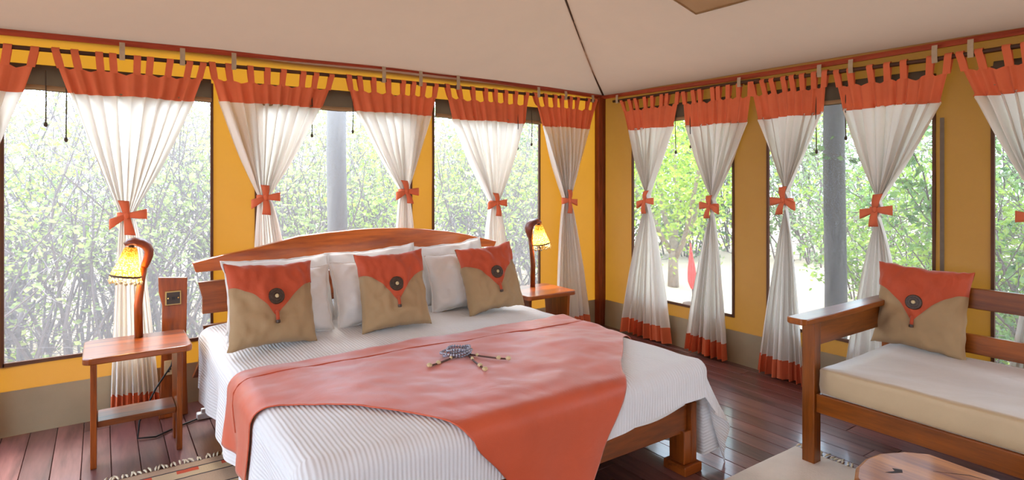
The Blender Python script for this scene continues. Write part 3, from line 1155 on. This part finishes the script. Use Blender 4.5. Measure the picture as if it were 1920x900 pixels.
GP, GC = 'white pillows against the headboard', 'envelope cushions on the bed'
zt = BZ + 0.002
R = math.radians
white_pillow((0.86, 3.52, zt), 0.60, 0.40, 0.18, R(20), R(2), 0, 1.1, 'white pillow at the rear left, showing behind the left cushion', GP)
white_pillow((1.45, 3.53, zt), 0.58, 0.415, 0.18, R(20), R(-3), R(-3), 2.2, 'white pillow at the rear centre, its corner rising above the middle cushion', GP)
white_pillow((2.03, 3.55, zt), 0.54, 0.42, 0.18, R(22), R(-2), R(-4), 3.3, 'white pillow at the rear right, its corner rising above the right cushion', GP)
white_pillow((0.80, 3.30, zt), 0.54, 0.37, 0.17, R(18), R(0), R(1), 4.4, 'white pillow in front on the left, directly behind the left cushion', GP)
white_pillow((1.36, 3.31, zt), 0.52, 0.38, 0.17, R(18), R(3), R(-2), 5.5, 'white pillow in front at the centre, directly behind the middle cushion', GP)
white_pillow((1.97, 3.35, zt), 0.49, 0.37, 0.17, R(19), R(-4), R(-2), 6.6, 'white pillow in front on the right, directly behind the right cushion', GP)
cushion((0.712, 3.11, zt), 0.435, 0.43, 0.18, R(19), R(4), R(2), 1.7, 'leftmost sand and terracotta envelope cushion on the bed', GC, -0.02)
cushion((1.365, 3.09, zt), 0.40, 0.44, 0.18, R(19), R(-8), R(-2), 3.9, 'middle sand and terracotta envelope cushion on the bed', GC, 0.0)
cushion((2.075, 3.15, zt), 0.40, 0.43, 0.18, R(20), R(-7), R(-5), 6.2, 'rightmost sand and terracotta envelope cushion on the bed, tilted', GC, 0.04)

# bead bracelet laid on the runner
def bz(x, y):
    return drape(x, y, 0.012).z + 0.006
neck = thing('bead_ornament', (1.37, 2.42, 0.575), 'silver bead coil with three beaded cords lying on the runner', 'bead ornament')
sc_ = 0.84 / 0.79
cx, cy = 1.40, 2.445
for ring in range(5):
    m = MB()
    r0 = 0.030 + 0.008 * ring
    zz = 0.006 + 0.012 * (ring % 3)
    nb = int(2 * PI * r0 / 0.011)
    for q in range(nb):
        th = 2 * PI * q / nb + ring
        xx, yy = cx + 1.25 * r0 * math.cos(th) - 0.006 * ring, cy + 0.9 * r0 * math.sin(th)
        m.ball((xx, yy, bz(xx, yy) + zz + 0.004 * math.sin(3 * th + ring)), 0.0065, 6, 4)
    m.build('bead_strand', BEADS, neck, smooth=True)
cords = [[(1.37, 2.42), (1.29, 2.385), (1.24, 2.365), (1.19, 2.355)], [(1.42, 2.41), (1.46, 2.34), (1.50, 2.27), (1.53, 2.235)], [(1.41, 2.39), (1.39, 2.30), (1.375, 2.23), (1.36, 2.165)]]
for q, c in enumerate(cords):
    MB().tube([(a, b, bz(a, b) + 0.003) for a, b in c], 0.0045, 6).build('cord', BEADD, neck, smooth=True)
    for j, (a, b) in enumerate((c[2], c[3])):
        MB().ball((a, b, bz(a, b) + 0.007), 0.012 if j == 0 else 0.013, 10, 6, (1, 1, 0.75)).build('bead', BEADB, neck, smooth=True)
    a, b = lerp(c[0][0], c[1][0], 0.6), lerp(c[0][1], c[1][1], 0.6)
    MB().ball((a, b, bz(a, b) + 0.006), 0.008, 8, 5).build('bead', BEADB, neck, smooth=True)

# ------------------------------------------------------------------ bedside tables and lamps
def rounded(x0, x1, y0, y1, r, n=5):
    pts = []
    for cx_, cy_, a0 in ((x1 - r, y1 - r, 0), (x0 + r, y1 - r, PI / 2), (x0 + r, y0 + r, PI), (x1 - r, y0 + r, 1.5 * PI)):
        for k in range(n + 1):
            a = a0 + PI / 2 * k / n
            pts.append((cx_ + r * math.cos(a), cy_ + r * math.sin(a)))
    return pts

def nightstand(x0, label, hole=None):
    r = thing('bedside_table', (x0 + 0.23, 3.63, 0), label, 'bedside table', 'bedside tables')
    out = rounded(x0, x0 + 0.46, 3.435, 3.835, 0.035)
    out = [(px + 0.004 * noise.noise(Vector((px * 20, py * 20, 0))), py + 0.006 * noise.noise(Vector((px * 14, py * 14, 4)))) for px, py in out]
    MB().prism(out, lambda p, q, t: Vector((p, q, t)), 0.515, 0.547).build('table_top', WX, r, bevel=0.006)
    for k, lx in enumerate((x0 + 0.042, x0 + 0.405)):
        pl = [(3.49, 0.0), (3.535, 0.0), (3.56, 0.12), (3.64, 0.13), (3.66, 0.0), (3.71, 0.0), (3.76, 0.515), (3.47, 0.515)]
        MB().prism(pl, lambda p, q, t: Vector((t, p, q)), lx - 0.013, lx + 0.013).build('side_panel', WZ, r, bevel=0.003)
    MB().box(x0 + 0.056, x0 + 0.391, 3.50, 3.68, 0.192, 0.222).build('shelf', WX, r, bevel=0.004)
    return r

nightstand(-0.073, 'wooden bedside table with low shelf left of the bed')
ntr = nightstand(2.53, 'wooden bedside table in the corner right of the bed')

def lamp(bx, by, sgn, label):
    """curved wooden lamp; sgn = side the shade hangs on"""
    z0 = 0.5475
    r = thing('bedside_lamp', (bx, by, z0), label, 'lamp', 'bedside lamps')
    X = lambda d: bx + sgn * d
    MB().tube([(X(0.0), by, z0), (X(0.003), by, 0.72), (X(-0.012), by, 0.86), (X(-0.028), by, 0.945)], [0.021, 0.020, 0.018, 0.018], 10, ry=[0.020, 0.018, 0.017, 0.018], up=(1, 0, 0)).build('pole', WZ, r, smooth=True)
    hood = MB()
    path = [(-0.024, 0.925), (-0.036, 0.955), (-0.045, 0.985), (-0.046, 1.012), (-0.034, 1.038), (-0.010, 1.056), (0.020, 1.064), (0.046, 1.060), (0.066, 1.050)]
    hood.tube([(X(a), by - 0.012, b) for a, b in path], [0.020, 0.030, 0.040, 0.046, 0.049, 0.049, 0.046, 0.038, 0.018], 14, ry=[0.018, 0.020, 0.022, 0.023, 0.024, 0.024, 0.022, 0.019, 0.010], up=(0, 1, 0))
    hood.build('hood', POSTW, r, smooth=True)
    # woven shade hanging under the hood
    cx_, cy_ = X(0.052), by - 0.03
    tilt = Matrix.Rotation(sgn * -0.16, 3, 'Y')
    top = Vector((X(0.036), cy_, 1.036))
    prof = [(0.024, 0.0), (0.031, -0.010), (0.036, -0.030), (0.046, -0.070), (0.060, -0.115), (0.071, -0.148)]
    sh = MB()
    sh.lathe(top, prof, 28, M=tilt)
    s = sh.build('shade', SHADE, r, smooth=True)
    MB().lathe(top, [(0.071, -0.146), (0.0735, -0.149), (0.0735, -0.155), (0.071, -0.157)], 28, M=tilt).build('shade_rim', COCO, s, smooth=True)
    for k in range(20):
        th = 2 * PI * k / 20
        c = top + tilt @ Vector((0.072 * math.cos(th), 0.072 * math.sin(th), -0.155))
        b = MB()
        b.tube([c, c - Vector((0, 0, 0.018 + 0.006 * (k % 2)))], 0.0018, 4)
        b.ball(c - Vector((0, 0, 0.026 + 0.006 * (k % 2))), 0.0085, 8, 5)
        b.build('fringe_bead', BEADB, s, smooth=True)
    bulb_c = top + tilt @ Vector((0, 0, -0.085))
    MB().ball(bulb_c, 0.022, 12, 8, (1, 1, 1.3)).build('bulb', BULB, r, smooth=True)
    MB().tube([top + tilt @ Vector((0, 0, 0.02)), top + tilt @ Vector((0, 0, -0.06))], 0.012, 8).build('socket', COCO, r, smooth=True)
    ld = bpy.data.lights.new('lamp_light', 'POINT')
    ld.energy = 3.0
    ld.color = (1.0, 0.72, 0.38)
    ld.shadow_soft_size = 0.025
    lo = bpy.data.objects.new('lamp_light', ld)
    COL.objects.link(lo)
    lo.parent = r
    lo.location = bulb_c + tilt @ Vector((0, 0, -0.045)) - Vector((bx, by, z0))
    return r

lamp(0.166, 3.765, -1, 'lit bedside lamp with beaded shade on the left bedside table')
lamp(2.80, 3.75, 1, 'lit bedside lamp with beaded shade on the right bedside table')

# socket plank behind the left bedside table
pk = thing('socket_plank', (0.345, 4.02, 0), 'upright wooden plank with two socket plates behind the left bedside table', 'socket board')
MB().prism([(0.275, 0.0), (0.425, 0.0), (0.418, 0.20), (0.416, 0.50), (0.420, 0.72), (0.421, 0.813), (0.272, 0.826), (0.274, 0.74), (0.292, 0.66), (0.29, 0.5), (0.284, 0.2)], lambda p, q, t: Vector((p, t, q)), 3.995, 4.025).build('plank_board', WZ, pk, bevel=0.004)
def plate(cx_, cz_, face, w=0.042):
    pl = MB().box(cx_ - w, cx_ + w, 3.985, 3.996, cz_ - w, cz_ + w).build('socket_plate', BRASS if face else IVORY, pk, bevel=0.003)
    if face:
        MB().box(cx_ - w * 0.82, cx_ + w * 0.82, 3.982, 3.986, cz_ - w * 0.82, cz_ + w * 0.82).build('plate_inset', DARKP, pl, bevel=0.001)
        for s in (-1, 1):
            MB().ball((cx_ + s * w * 0.62, 3.981, cz_), 0.005, 8, 4).build('screw', BRASS, pl)
        MB().box(cx_ - 0.009, cx_ + 0.009, 3.978, 3.983, cz_ - 0.008, cz_ + 0.008).build('switch', BLACK, pl)
    else:
        for dx, dz in ((-0.012, -0.008), (0.004, -0.018), (-0.02, -0.02)):
            MB().box(cx_ + dx - 0.005, cx_ + dx + 0.005, 3.982, 3.986, cz_ + dz - 0.005, cz_ + dz + 0.005).build('socket_hole', BLACK, pl)
        MB().lathe((cx_ + 0.02, 3.975, cz_ + 0.022), [(0.001, -0.012), (0.012, -0.012), (0.012, 0.012)], 12, 'Y').build('plug', BLACK, pl)
plate(0.347, 0.70, True)
plate(0.343, 0.295, False)
cab = MB()
cab.tube([(0.36, 3.965, 0.315), (0.35, 3.93, 0.40), (0.33, 3.90, 0.33), (0.25, 3.87, 0.22), (0.17, 3.80, 0.08), (0.16, 3.74, 0.012), (0.24, 3.72, 0.008), (0.35, 3.80, 0.008), (0.46, 3.86, 0.008), (0.49, 3.86, 0.02)], 0.005, 6)
tag(cab.build('power_cable', BLACK, smooth=True), 'black lamp cable looping from the socket plank to the floor', 'cable')
ad = thing('extension_block', (0.49, 3.87, 0), 'white extension socket block lying on the floor beside the bed', 'extension block')
MB().box(0.455, 0.535, 3.85, 3.895, 0.0, 0.036).build('block_body', WHITEP, ad, bevel=0.006)
MB().box(0.478, 0.502, 3.858, 3.884, 0.036, 0.058).build('plug', WHITEP, ad, bevel=0.004)

# ------------------------------------------------------------------ sofa
SOX0, SOX1, SY1, SY0 = 2.842, 3.74, 1.59, -0.45
sofa = thing('sofa', (3.29, 0.57, 0), 'wooden slat-back sofa bench with flat arms standing by the right windows', 'sofa')
for ya, yb in ((SY1 - 0.062, SY1), (SY0, SY0 + 0.062)):
    MB().box(2.848, 2.912, ya, yb, 0.0, 0.70).build('front_leg', SZ, sofa, bevel=0.005)
    MB().prism([(3.70, 0.0), (3.755, 0.0), (3.745, 0.45), (3.765, 0.872), (3.715, 0.872), (3.695, 0.45)], lambda p, q, t: Vector((p, t, q)), ya, yb).build('back_post', SZ, sofa, bevel=0.004)
    yc = (ya + yb) / 2
    arm = MB()
    pl = [(2.735, yc - 0.03), (2.75, yc - 0.05), (3.0, yc - 0.052), (3.69, yc - 0.045), (3.69, yc + 0.045), (3.0, yc + 0.052), (2.75, yc + 0.05), (2.735, yc + 0.03)]
    arm.prism(pl, lambda p, q, t: Vector((p, q, t)), 0.70, 0.73)
    arm.build('armrest', SX, sofa, bevel=0.005)
    MB().box(2.913, 3.695, yc - 0.015, yc + 0.015, 0.575, 0.70).build('arm_rail', SX, sofa, bevel=0.003)
    MB().box(2.913, 3.695, yc - 0.018, yc + 0.018, 0.27, 0.355).build('side_rail', SX, sofa, bevel=0.003)
MB().box(2.862, 2.902, SY0 + 0.063, SY1 - 0.063, 0.262, 0.352).build('front_rail', SY, sofa, bevel=0.004)
MB().box(3.705, 3.742, SY0 + 0.063, SY1 - 0.063, 0.262, 0.352).build('back_rail', SY, sofa, bevel=0.004)
for z0, z1, xs in ((0.725, 0.832, 3.725), (0.495, 0.595, 3.710)):
    MB().box(xs - 0.014, xs + 0.014, SY0 + 0.05, SY1 - 0.05, z0, z1).build('back_slat', SY, sofa, bevel=0.004)
for k in range(7):
    yy = lerp(SY0 + 0.15, SY1 - 0.15, k / 6)
    MB().box(2.903, 3.704, yy - 0.035, yy + 0.035, 0.322, 0.344).build('seat_slat', SX, sofa)
sm_ = MB()
def seat_fn(s, t, top):
    a, b = 2 * s - 1, 2 * t - 1
    return None
seat = MB()
def sbox(face):
    x0_, x1_, y0_, y1_, z0_, z1_ = 2.872, 3.685, SY0 + 0.075, SY1 - 0.075, 0.353, 0.478
    n = 24
    def sag(x, y):
        return 0.010 * noise.noise(Vector((x * 3, y * 3, 1))) + 0.003 * noise.noise(Vector((x * 9, y * 9, 5)))
    return x0_, x1_, y0_, y1_, z0_, z1_, sag
x0_, x1_, y0_, y1_, z0_, z1_, sag = sbox(0)
# mattress as a rounded superellipsoid-edged slab
def slab_pt(u, v):
    # v: profile around from top centre to bottom centre, u: around outline
    pass
prof = [(0.0, 1.0), (0.35, 1.0), (0.7, 1.0), (0.9, 1.0), (0.965, 0.97), (0.99, 0.86), (1.0, 0.55), (1.0, -0.3), (0.99, -0.86), (0.965, -1.0), (0.5, -1.0), (0.0, -1.0)]
outl = rounded(-1, 1, -1, 1, 0.001, 1)
ring_n = 96
def outl_pt(k):
    f = k / ring_n * 4
    i, g = int(f) % 4, f - int(f)
    c = [(-1, -1), (1, -1), (1, 1), (-1, 1)]
    return lerp(c[i][0], c[(i + 1) % 4][0], g), lerp(c[i][1], c[(i + 1) % 4][1], g)
vs, fs = [], []
hx, hy, hz_ = (x1_ - x0_) / 2, (y1_ - y0_) / 2, (z1_ - z0_) / 2
for (r_, zz) in prof:
    for k in range(ring_n):
        a, b = outl_pt(k)
        inset = (1 - r_)
        xx = a * (hx - inset * min(hx, 0.95) * (1 if r_ < 0.95 else 0.42 * hx / min(hx, hy)))
        yy = b * (hy - inset * hy * (1 if r_ < 0.95 else 0.17))
        zq = zz * hz_
        if r_ < 0.97 and zz > 0:
            zq += sag(xx + 3.2, yy)
        elif abs(zz) < 0.9:
            w = 0.006 * noise.noise(Vector((xx * 6, yy * 6, zz * 2)))
            xx += w * a
            yy += w * b
        vs.append(((x0_ + x1_) / 2 + xx, (y0_ + y1_) / 2 + yy, (z0_ + z1_) / 2 + zq))
for i in range(len(prof) - 1):
    for k in range(ring_n):
        fs.append((i * ring_n + k, i * ring_n + (k + 1) % ring_n, (i + 1) * ring_n + (k + 1) % ring_n, (i + 1) * ring_n + k))
seat.add(vs, fs)
tag(seat.build('seat_mattress', SEATC, smooth=True), 'thick beige seat mattress lying on the wooden sofa', 'mattress')
cushion((3.585, 1.372, 0.474), 0.44, 0.46, 0.18, R(14), R(-83), R(2), 9.4, 'sand and terracotta envelope cushion propped up on the sofa', None, -0.05)

# ------------------------------------------------------------------ coffee table
ct = thing('coffee_table', (2.25, 0.5, 0), 'low live-edge wooden slab coffee table in front of the sofa', 'coffee table')
outl2 = [(2.475, 0.905), (2.42, 0.965), (2.33, 1.01), (2.24, 1.02), (2.15, 1.008), (2.07, 0.975), (2.03, 0.93), (2.00, 0.86), (1.985, 0.7), (2.0, 0.45), (2.03, 0.2), (2.06, 0.02), (2.14, -0.04), (2.35, -0.05), (2.44, 0.0), (2.47, 0.25), (2.455, 0.5), (2.462, 0.75)]
slab = MB().prism(outl2, lambda p, q, t: Vector((p, q, t)), 0.352, 0.402).build('table_slab', SLAB, ct, bevel=0.012)
for pts in ([(2.19, 0.93), (2.225, 0.915), (2.24, 0.93), (2.255, 0.905), (2.235, 0.895), (2.20, 0.915)], [(2.08, 0.845), (2.14, 0.83), (2.19, 0.79), (2.22, 0.785), (2.175, 0.84), (2.12, 0.862)], [(2.33, 0.84), (2.40, 0.76), (2.41, 0.70), (2.395, 0.76)]):
    MB().prism(pts, lambda p, q, t: Vector((p, q, t)), 0.398, 0.4026).build('knot_crack', plain('dark_knot', srgb(40, 24, 16), 0.7), slab)
for lx, ly in ((2.10, 0.85), (2.38, 0.84), (2.12, 0.08), (2.38, 0.08)):
    MB().tube([(lx, ly, 0.012), (lx, ly, 0.36)], [0.028, 0.036], 10).build('leg', SZ, ct, smooth=True)

# ------------------------------------------------------------------ rugs
def rug(name, x0, x1, y0, y1, mat, label, fringe_sides, seed, origin, thick=0.008, nper=55):
    rnd = random.Random(seed)
    r = thing(name, origin, label, 'rug')
    m = MB()
    nx, ny = 40, 40
    def fn(s, t):
        e = min(s, 1 - s, t, 1 - t)
        return (lerp(x0, x1, s) + 0.006 * noise.noise(Vector((t * 6, seed, 0))), lerp(y0, y1, t) + 0.006 * noise.noise(Vector((s * 6, seed, 9))), 0.002 + thick * smooth(e * 40) + 0.001 * noise.noise(Vector((s * 20, t * 20, seed))))
    m.grid(fn, nx, ny)
    m.build('rug_body', mat, r, smooth=True, loc=origin)
    for side in fringe_sides:
        L_ = (x1 - x0) if side in 'NS' else (y1 - y0)
        n = int(L_ * nper)
        for k in range(n):
            f = (k + 0.5 + rnd.uniform(-0.2, 0.2)) / n
            ln = rnd.uniform(0.03, 0.05)
            a = rnd.uniform(-0.5, 0.5)
            if side in 'NS':
                px, py = lerp(x0, x1, f), (y1 if side == 'N' else y0)
                d = Vector((math.sin(a), math.cos(a) * (1 if side == 'N' else -1), 0))
            else:
                px, py = (x1 if side == 'E' else x0), lerp(y0, y1, f)
                d = Vector((math.cos(a) * (1 if side == 'E' else -1), math.sin(a), 0))
            p = Vector((px, py, 0.006)) - d * 0.004
            t = MB()
            t.tube([p, p + d * ln * 0.4 + Vector((0, 0, 0.004)), p + d * ln], [0.0035, 0.0055, 0.004], 5)
            t.build('tassel', FRINGE, r, smooth=True)
    return r

rug('rug', 0.0, 0.62, 1.9, 3.30, KILIM, 'striped kilim rug with white fringe on the floor left of the bed', 'N', 5, (0.0, 3.30, 0))
rug('rug', 2.12, 2.74, 2.20, 3.5, SHAG, 'pale fringed rug glimpsed under the bed foot, right side', 'S', 6, (2.4, 2.2, 0))
rug('rug', 1.62, 2.985, 0.25, 1.70, SHAG, 'cream woven rug with fringe under the sofa front leg', 'E', 7, (2.3, 1.0, 0), 0.010, 48)

# ------------------------------------------------------------------ outdoors
GZ = -0.8
gm = MB()
gm.grid(lambda s, t: (lerp(-40, 60, s), lerp(-40, 60, t), GZ + 0.08 * noise.noise(Vector((s * 60, t * 60, 0)))), 80, 80)
gr = struct(gm.build('ground', SANDG, smooth=True))
gr['label'] = 'pale sandy ground outside the tent'

def out_pole(x, y, label):
    r = tag(MB().tube([(x, y, GZ - 0.05), (x + 0.01, y, 0.5), (x - 0.005, y + 0.01, 1.6), (x, y, 3.0)], [0.088, 0.084, 0.082, 0.078], 16).build('verandah_pole', GREYPOLE, None, (x, y, GZ), smooth=True), label, 'pole', 'grey poles outside the windows')
    return r
out_pole(1.654, 5.0, 'weathered grey pole outside the middle bed-side window')
out_pole(5.0, 2.505, 'weathered grey pole outside the window behind the sofa')

# unseen roof overhang above the grey pole, added to shade the sofa-side wall
ov = MB()
ov.add([(XR + 0.02, Y0 - 0.3, 2.40), (XR + 0.02, YB + 0.5, 2.40), (5.9, YB + 0.5, 2.52), (5.9, Y0 - 0.3, 2.52),
        (XR + 0.02, Y0 - 0.3, 2.46), (XR + 0.02, YB + 0.5, 2.46), (5.9, YB + 0.5, 2.58), (5.9, Y0 - 0.3, 2.58)],
       [(0, 1, 2, 3), (7, 6, 5, 4), (0, 4, 5, 1), (1, 5, 6, 2), (2, 6, 7, 3), (3, 7, 4, 0)])
struct(ov.build('added_shade_overhang', plain('shade_overhang_thatch', srgb(120, 100, 74), 0.95, mottle=0.3, scale=40)))

def plant_mesh(seed, h, spread, nst, ntw, nleaf, lsize, rad=0.012, lowleaf=0.25):
    rnd = random.Random(seed)
    st, lf = MB(), MB()
    tips = []
    for k in range(nst):
        a = rnd.uniform(0, 2 * PI)
        p = Vector((math.cos(a) * rnd.uniform(0, spread * 0.35), math.sin(a) * rnd.uniform(0, spread * 0.35), 0))
        d = Vector((math.cos(a) * 0.35, math.sin(a) * 0.35, 1.0)).normalized()
        pts = [p.copy()]
        n = 8
        hh = h * rnd.uniform(0.6, 1.0)
        for j in range(n):
            d = (d + Vector((rnd.uniform(-0.28, 0.28), rnd.uniform(-0.28, 0.28), rnd.uniform(-0.10, 0.18)))).normalized()
            p = p + d * (hh / n)
            pts.append(p.copy())
        r0 = rad * rnd.uniform(0.6, 1.2)
        st.tube(pts, [lerp(r0, r0 * 0.25, j / n) for j in range(n + 1)], 5, cap=False)
        for w in range(ntw):
            j = rnd.randint(1, n)
            q = pts[j].lerp(pts[j - 1], rnd.random())
            dd = Vector((rnd.uniform(-1, 1), rnd.uniform(-1, 1), rnd.uniform(-0.25, 0.9))).normalized()
            tp = [q.copy()]
            ln = h * rnd.uniform(0.10, 0.24)
            for i in range(4):
                dd = (dd + Vector((rnd.uniform(-0.3, 0.3), rnd.uniform(-0.3, 0.3), rnd.uniform(-0.25, 0.25)))).normalized()
                q = q + dd * ln / 4
                tp.append(q.copy())
            st.tube(tp, [0.0045, 0.004, 0.0032, 0.0026, 0.0018], 3, cap=False)
            tips.append(tp)
    for k in range(nleaf):
        tp = rnd.choice(tips)
        i = rnd.randint(1, 4)
        c = tp[i].lerp(tp[i - 1], rnd.random())
        if c.z < h * lowleaf and rnd.random() < 0.75:
            continue
        c = c + Vector((rnd.gauss(0, 0.05), rnd.gauss(0, 0.05), rnd.gauss(0, 0.05)))
        L_ = lsize * rnd.uniform(0.6, 1.3)
        ax = Vector((rnd.uniform(-1, 1), rnd.uniform(-1, 1), rnd.uniform(-0.9, 0.4))).normalized()
        sd = ax.cross(Vector((rnd.uniform(-1, 1), rnd.uniform(-1, 1), rnd.uniform(-1, 1)))).normalized() * (L_ * 0.27)
        up = ax.cross(sd).normalized() * (L_ * 0.06)
        lf.add([c, c + ax * L_ * 0.5 + sd + up, c + ax * L_, c + ax * L_ * 0.5 - sd + up], [(0, 1, 2, 3)])
    return st, lf

def make_plant(name, seed, label, cat, group, leafmat, **kw):
    st, lf = plant_mesh(seed, **kw)
    r = thing(name, (0, 0, 0), label, cat, group)
    st.build('twigs', TWIG, r, loc=(0, 0, 0))
    f = lf.build('foliage', leafmat, r, loc=(0, 0, 0))
    f['kind'] = 'stuff'
    return r

G1, G2 = 'thicket outside the bed-side windows', 'thicket outside the sofa-side windows'
L1 = 'leafy twiggy bush in the pale thicket outside the bed-side windows'
L2 = 'leafy green bush in the thicket outside the sofa-side windows'
protoA = [make_plant('bush', s, L1, 'bush', G1, m, h=3.6, spread=1.6, nst=26, ntw=16, nleaf=nl, lsize=ls, rad=0.019, lowleaf=ll)
          for s, m, nl, ls, ll in ((101, LEAF_B, 2800, 0.078, 0.42), (102, LEAF_A, 3000, 0.088, 0.42), (103, LEAF_B, 2300, 0.072, 0.36))]
protoC = [make_plant('bush', s, L2, 'bush', G2, m, h=3.4, spread=1.7, nst=20, ntw=14, nleaf=nl, lsize=ls, rad=0.014, lowleaf=0.12)
          for s, m, nl, ls in ((201, LEAF_D, 4200, 0.085), (202, LEAF_C, 4200, 0.09), (203, LEAF_E, 3600, 0.08))]
used = set()
def place(proto, x, y, rz, sc):
    if id(proto) not in used:
        used.add(id(proto))
        o = proto
    else:
        o = copy_tree(proto)
    o.location = (x, y, GZ)
    o.rotation_euler = (0, 0, rz)
    o.scale = (sc, sc, sc)
    return o

rp = random.Random(21)
S_, C_ = math.sin(R(YAW)), math.cos(R(YAW))
cdir = Vector((0.775, 0.632)).normalized()     # line of sight of the open clearing beyond the corner
def in_clearing(x, y, m=1.5):
    v = Vector((x, y))
    al = v.dot(cdir)
    return al < 15 and abs(v.x * cdir.y - v.y * cdir.x) < m * (0.35 + al / 11)
bushes = []
def drow(x, y):
    d, r = S_ * x + C_ * y, C_ * x - S_ * y
    return 960 + F_PX * r / d if d > 0.5 else -9999
for row, (yy, step, s0, s1) in enumerate(((7.3, 1.05, 0.86, 0.98), (9.0, 1.35, 0.98, 1.1), (11.4, 1.7, 1.08, 1.22), (15.0, 2.0, 1.25, 1.4))):
    x = -3.6 - row * 1.3
    while x < 7.0 + row * 2.6:
        xx, y = x + rp.uniform(-0.3, 0.3), yy + rp.uniform(-0.35, 0.35)
        if not in_clearing(xx, y):
            bushes.append((drow(xx, y), 'bed-side', row, place(rp.choice(protoA), xx, y, rp.uniform(0, 6.28), rp.uniform(s0, s1))))
        x += step
for row, (xx0, step, s0, s1) in enumerate(((7.2, 1.2, 0.9, 1.0), (9.2, 1.45, 1.02, 1.15), (11.8, 1.8, 1.15, 1.3))):
    y = -2.2
    while y < 6.4 + row * 2.0:
        x, yy = xx0 + rp.uniform(-0.35, 0.35), y + rp.uniform(-0.3, 0.3)
        if not in_clearing(x, yy):
            bushes.append((drow(x, yy), 'sofa-side', row, place(rp.choice(protoC), x, yy, rp.uniform(0, 6.28), rp.uniform(s0, s1))))
        y += step
ORD = ['first', 'second', 'third', 'fourth', 'fifth', 'sixth', 'seventh', 'eighth', 'ninth', 'tenth', 'eleventh', 'twelfth', 'thirteenth', 'fourteenth', 'fifteenth', 'sixteenth']
ROWN = ['nearest', 'second', 'third', 'farthest']
for side in ('bed-side', 'sofa-side'):
    for row in range(4):
        for k, (px, _, _, o) in enumerate(sorted([b for b in bushes if b[1] == side and b[2] == row], key=lambda b: b[0])):
            o['label'] = '%s twiggy bush from the left in the %s thicket row outside the %s windows' % (ORD[k], ROWN[row], side)
# far bushes closing the clearing
for k in range(7):
    d = cdir * (17 + rp.uniform(0, 4))
    off = (k - 3) * 1.7
    o = place(rp.choice(protoC), d.x + cdir.y * off, d.y - cdir.x * off, rp.uniform(0, 6.28), rp.uniform(1.7, 2.2))
    o['label'] = '%s bush from the right in the far row closing the sandy clearing' % ORD[k]
    o['group'] = 'bushes behind the clearing'

# tree with forked trunk in the clearing
tree = thing('tree', (9.6, 8.06, GZ), 'forked pale tree standing in the sandy clearing beyond the corner window', 'tree')
b0 = Vector((9.6, 8.06, GZ))
tt = MB()
rt = random.Random(4)
tt.tube([b0 - Vector((0, 0, 0.1)), b0 + Vector((0, 0, 0.5)), b0 + Vector((0.02, 0, 1.2))], [0.12, 0.10, 0.09], 10)
forks = []
for k in range(5):
    a = k * 1.3 + 0.4
    p = b0 + Vector((0.02, 0, rt.uniform(0.35, 0.9)))
    pts = [p]
    d = Vector((math.cos(a) * 0.45, math.sin(a) * 0.45, 1)).normalized()
    for j in range(7):
        d = (d + Vector((rt.uniform(-0.2, 0.2), rt.uniform(-0.2, 0.2), 0.05))).normalized()
        pts.append(pts[-1] + d * 0.55)
    tt.tube(pts, [0.06, 0.055, 0.05, 0.042, 0.036, 0.03, 0.022, 0.015], 7)
    forks.append(pts)
tt.build('trunk', BARK, tree, smooth=True)
tf = MB()
for k in range(7500):
    f = rt.choice(forks)
    c = f[rt.randint(2, 7)] + Vector((rt.gauss(0, 0.55), rt.gauss(0, 0.55), rt.gauss(0, 0.42)))
    L_ = rt.uniform(0.07, 0.14)
    ax = Vector((rt.uniform(-1, 1), rt.uniform(-1, 1), rt.uniform(-0.9, 0.4))).normalized()
    sd = ax.cross(Vector((rt.uniform(-1, 1), rt.uniform(-1, 1), rt.uniform(-1, 1)))).normalized() * (L_ * 0.28)
    tf.add([c, c + ax * L_ * 0.5 + sd, c + ax * L_, c + ax * L_ * 0.5 - sd], [(0, 1, 2, 3)])
crown = tf.build('foliage', LEAF_A, tree)
crown['kind'] = 'stuff'

# closed red parasol on a thin stand
ub = Vector((8.47, 6.67, GZ))
um = thing('closed_parasol', ub, 'closed red parasol on a thin stand in the sandy clearing', 'parasol')
MB().tube([ub, ub + Vector((-0.03, 0.04, 1.12))], 0.014, 6).build('pole', BEADD, um)
def canopy(s, t):
    th = s * 2 * PI
    z = lerp(1.08, 0.28, t)
    r_ = (0.012 + 0.055 * smooth(t * 1.3) * (1 - smooth((t - 0.82) / 0.25))) * (1 + 0.15 * math.cos(8 * th))
    c = ub + Vector((-0.03, 0.04, 0)) * (z / 1.12)
    return Vector((c.x + r_ * math.cos(th), c.y + r_ * math.sin(th), ub.z + z))
MB().grid(canopy, 48, 12).build('canopy', REDCL, um, smooth=True)
MB().tube([ub + Vector((0.1, -0.1, 0.28)), ub + Vector((0.11, -0.12, 0))], 0.012, 6).build('stand_leg', BEADD, um)
MB().lathe(ub, [(0.18, 0.0), (0.18, 0.03), (0.02, 0.05)], 16).build('base', BEADD, um)
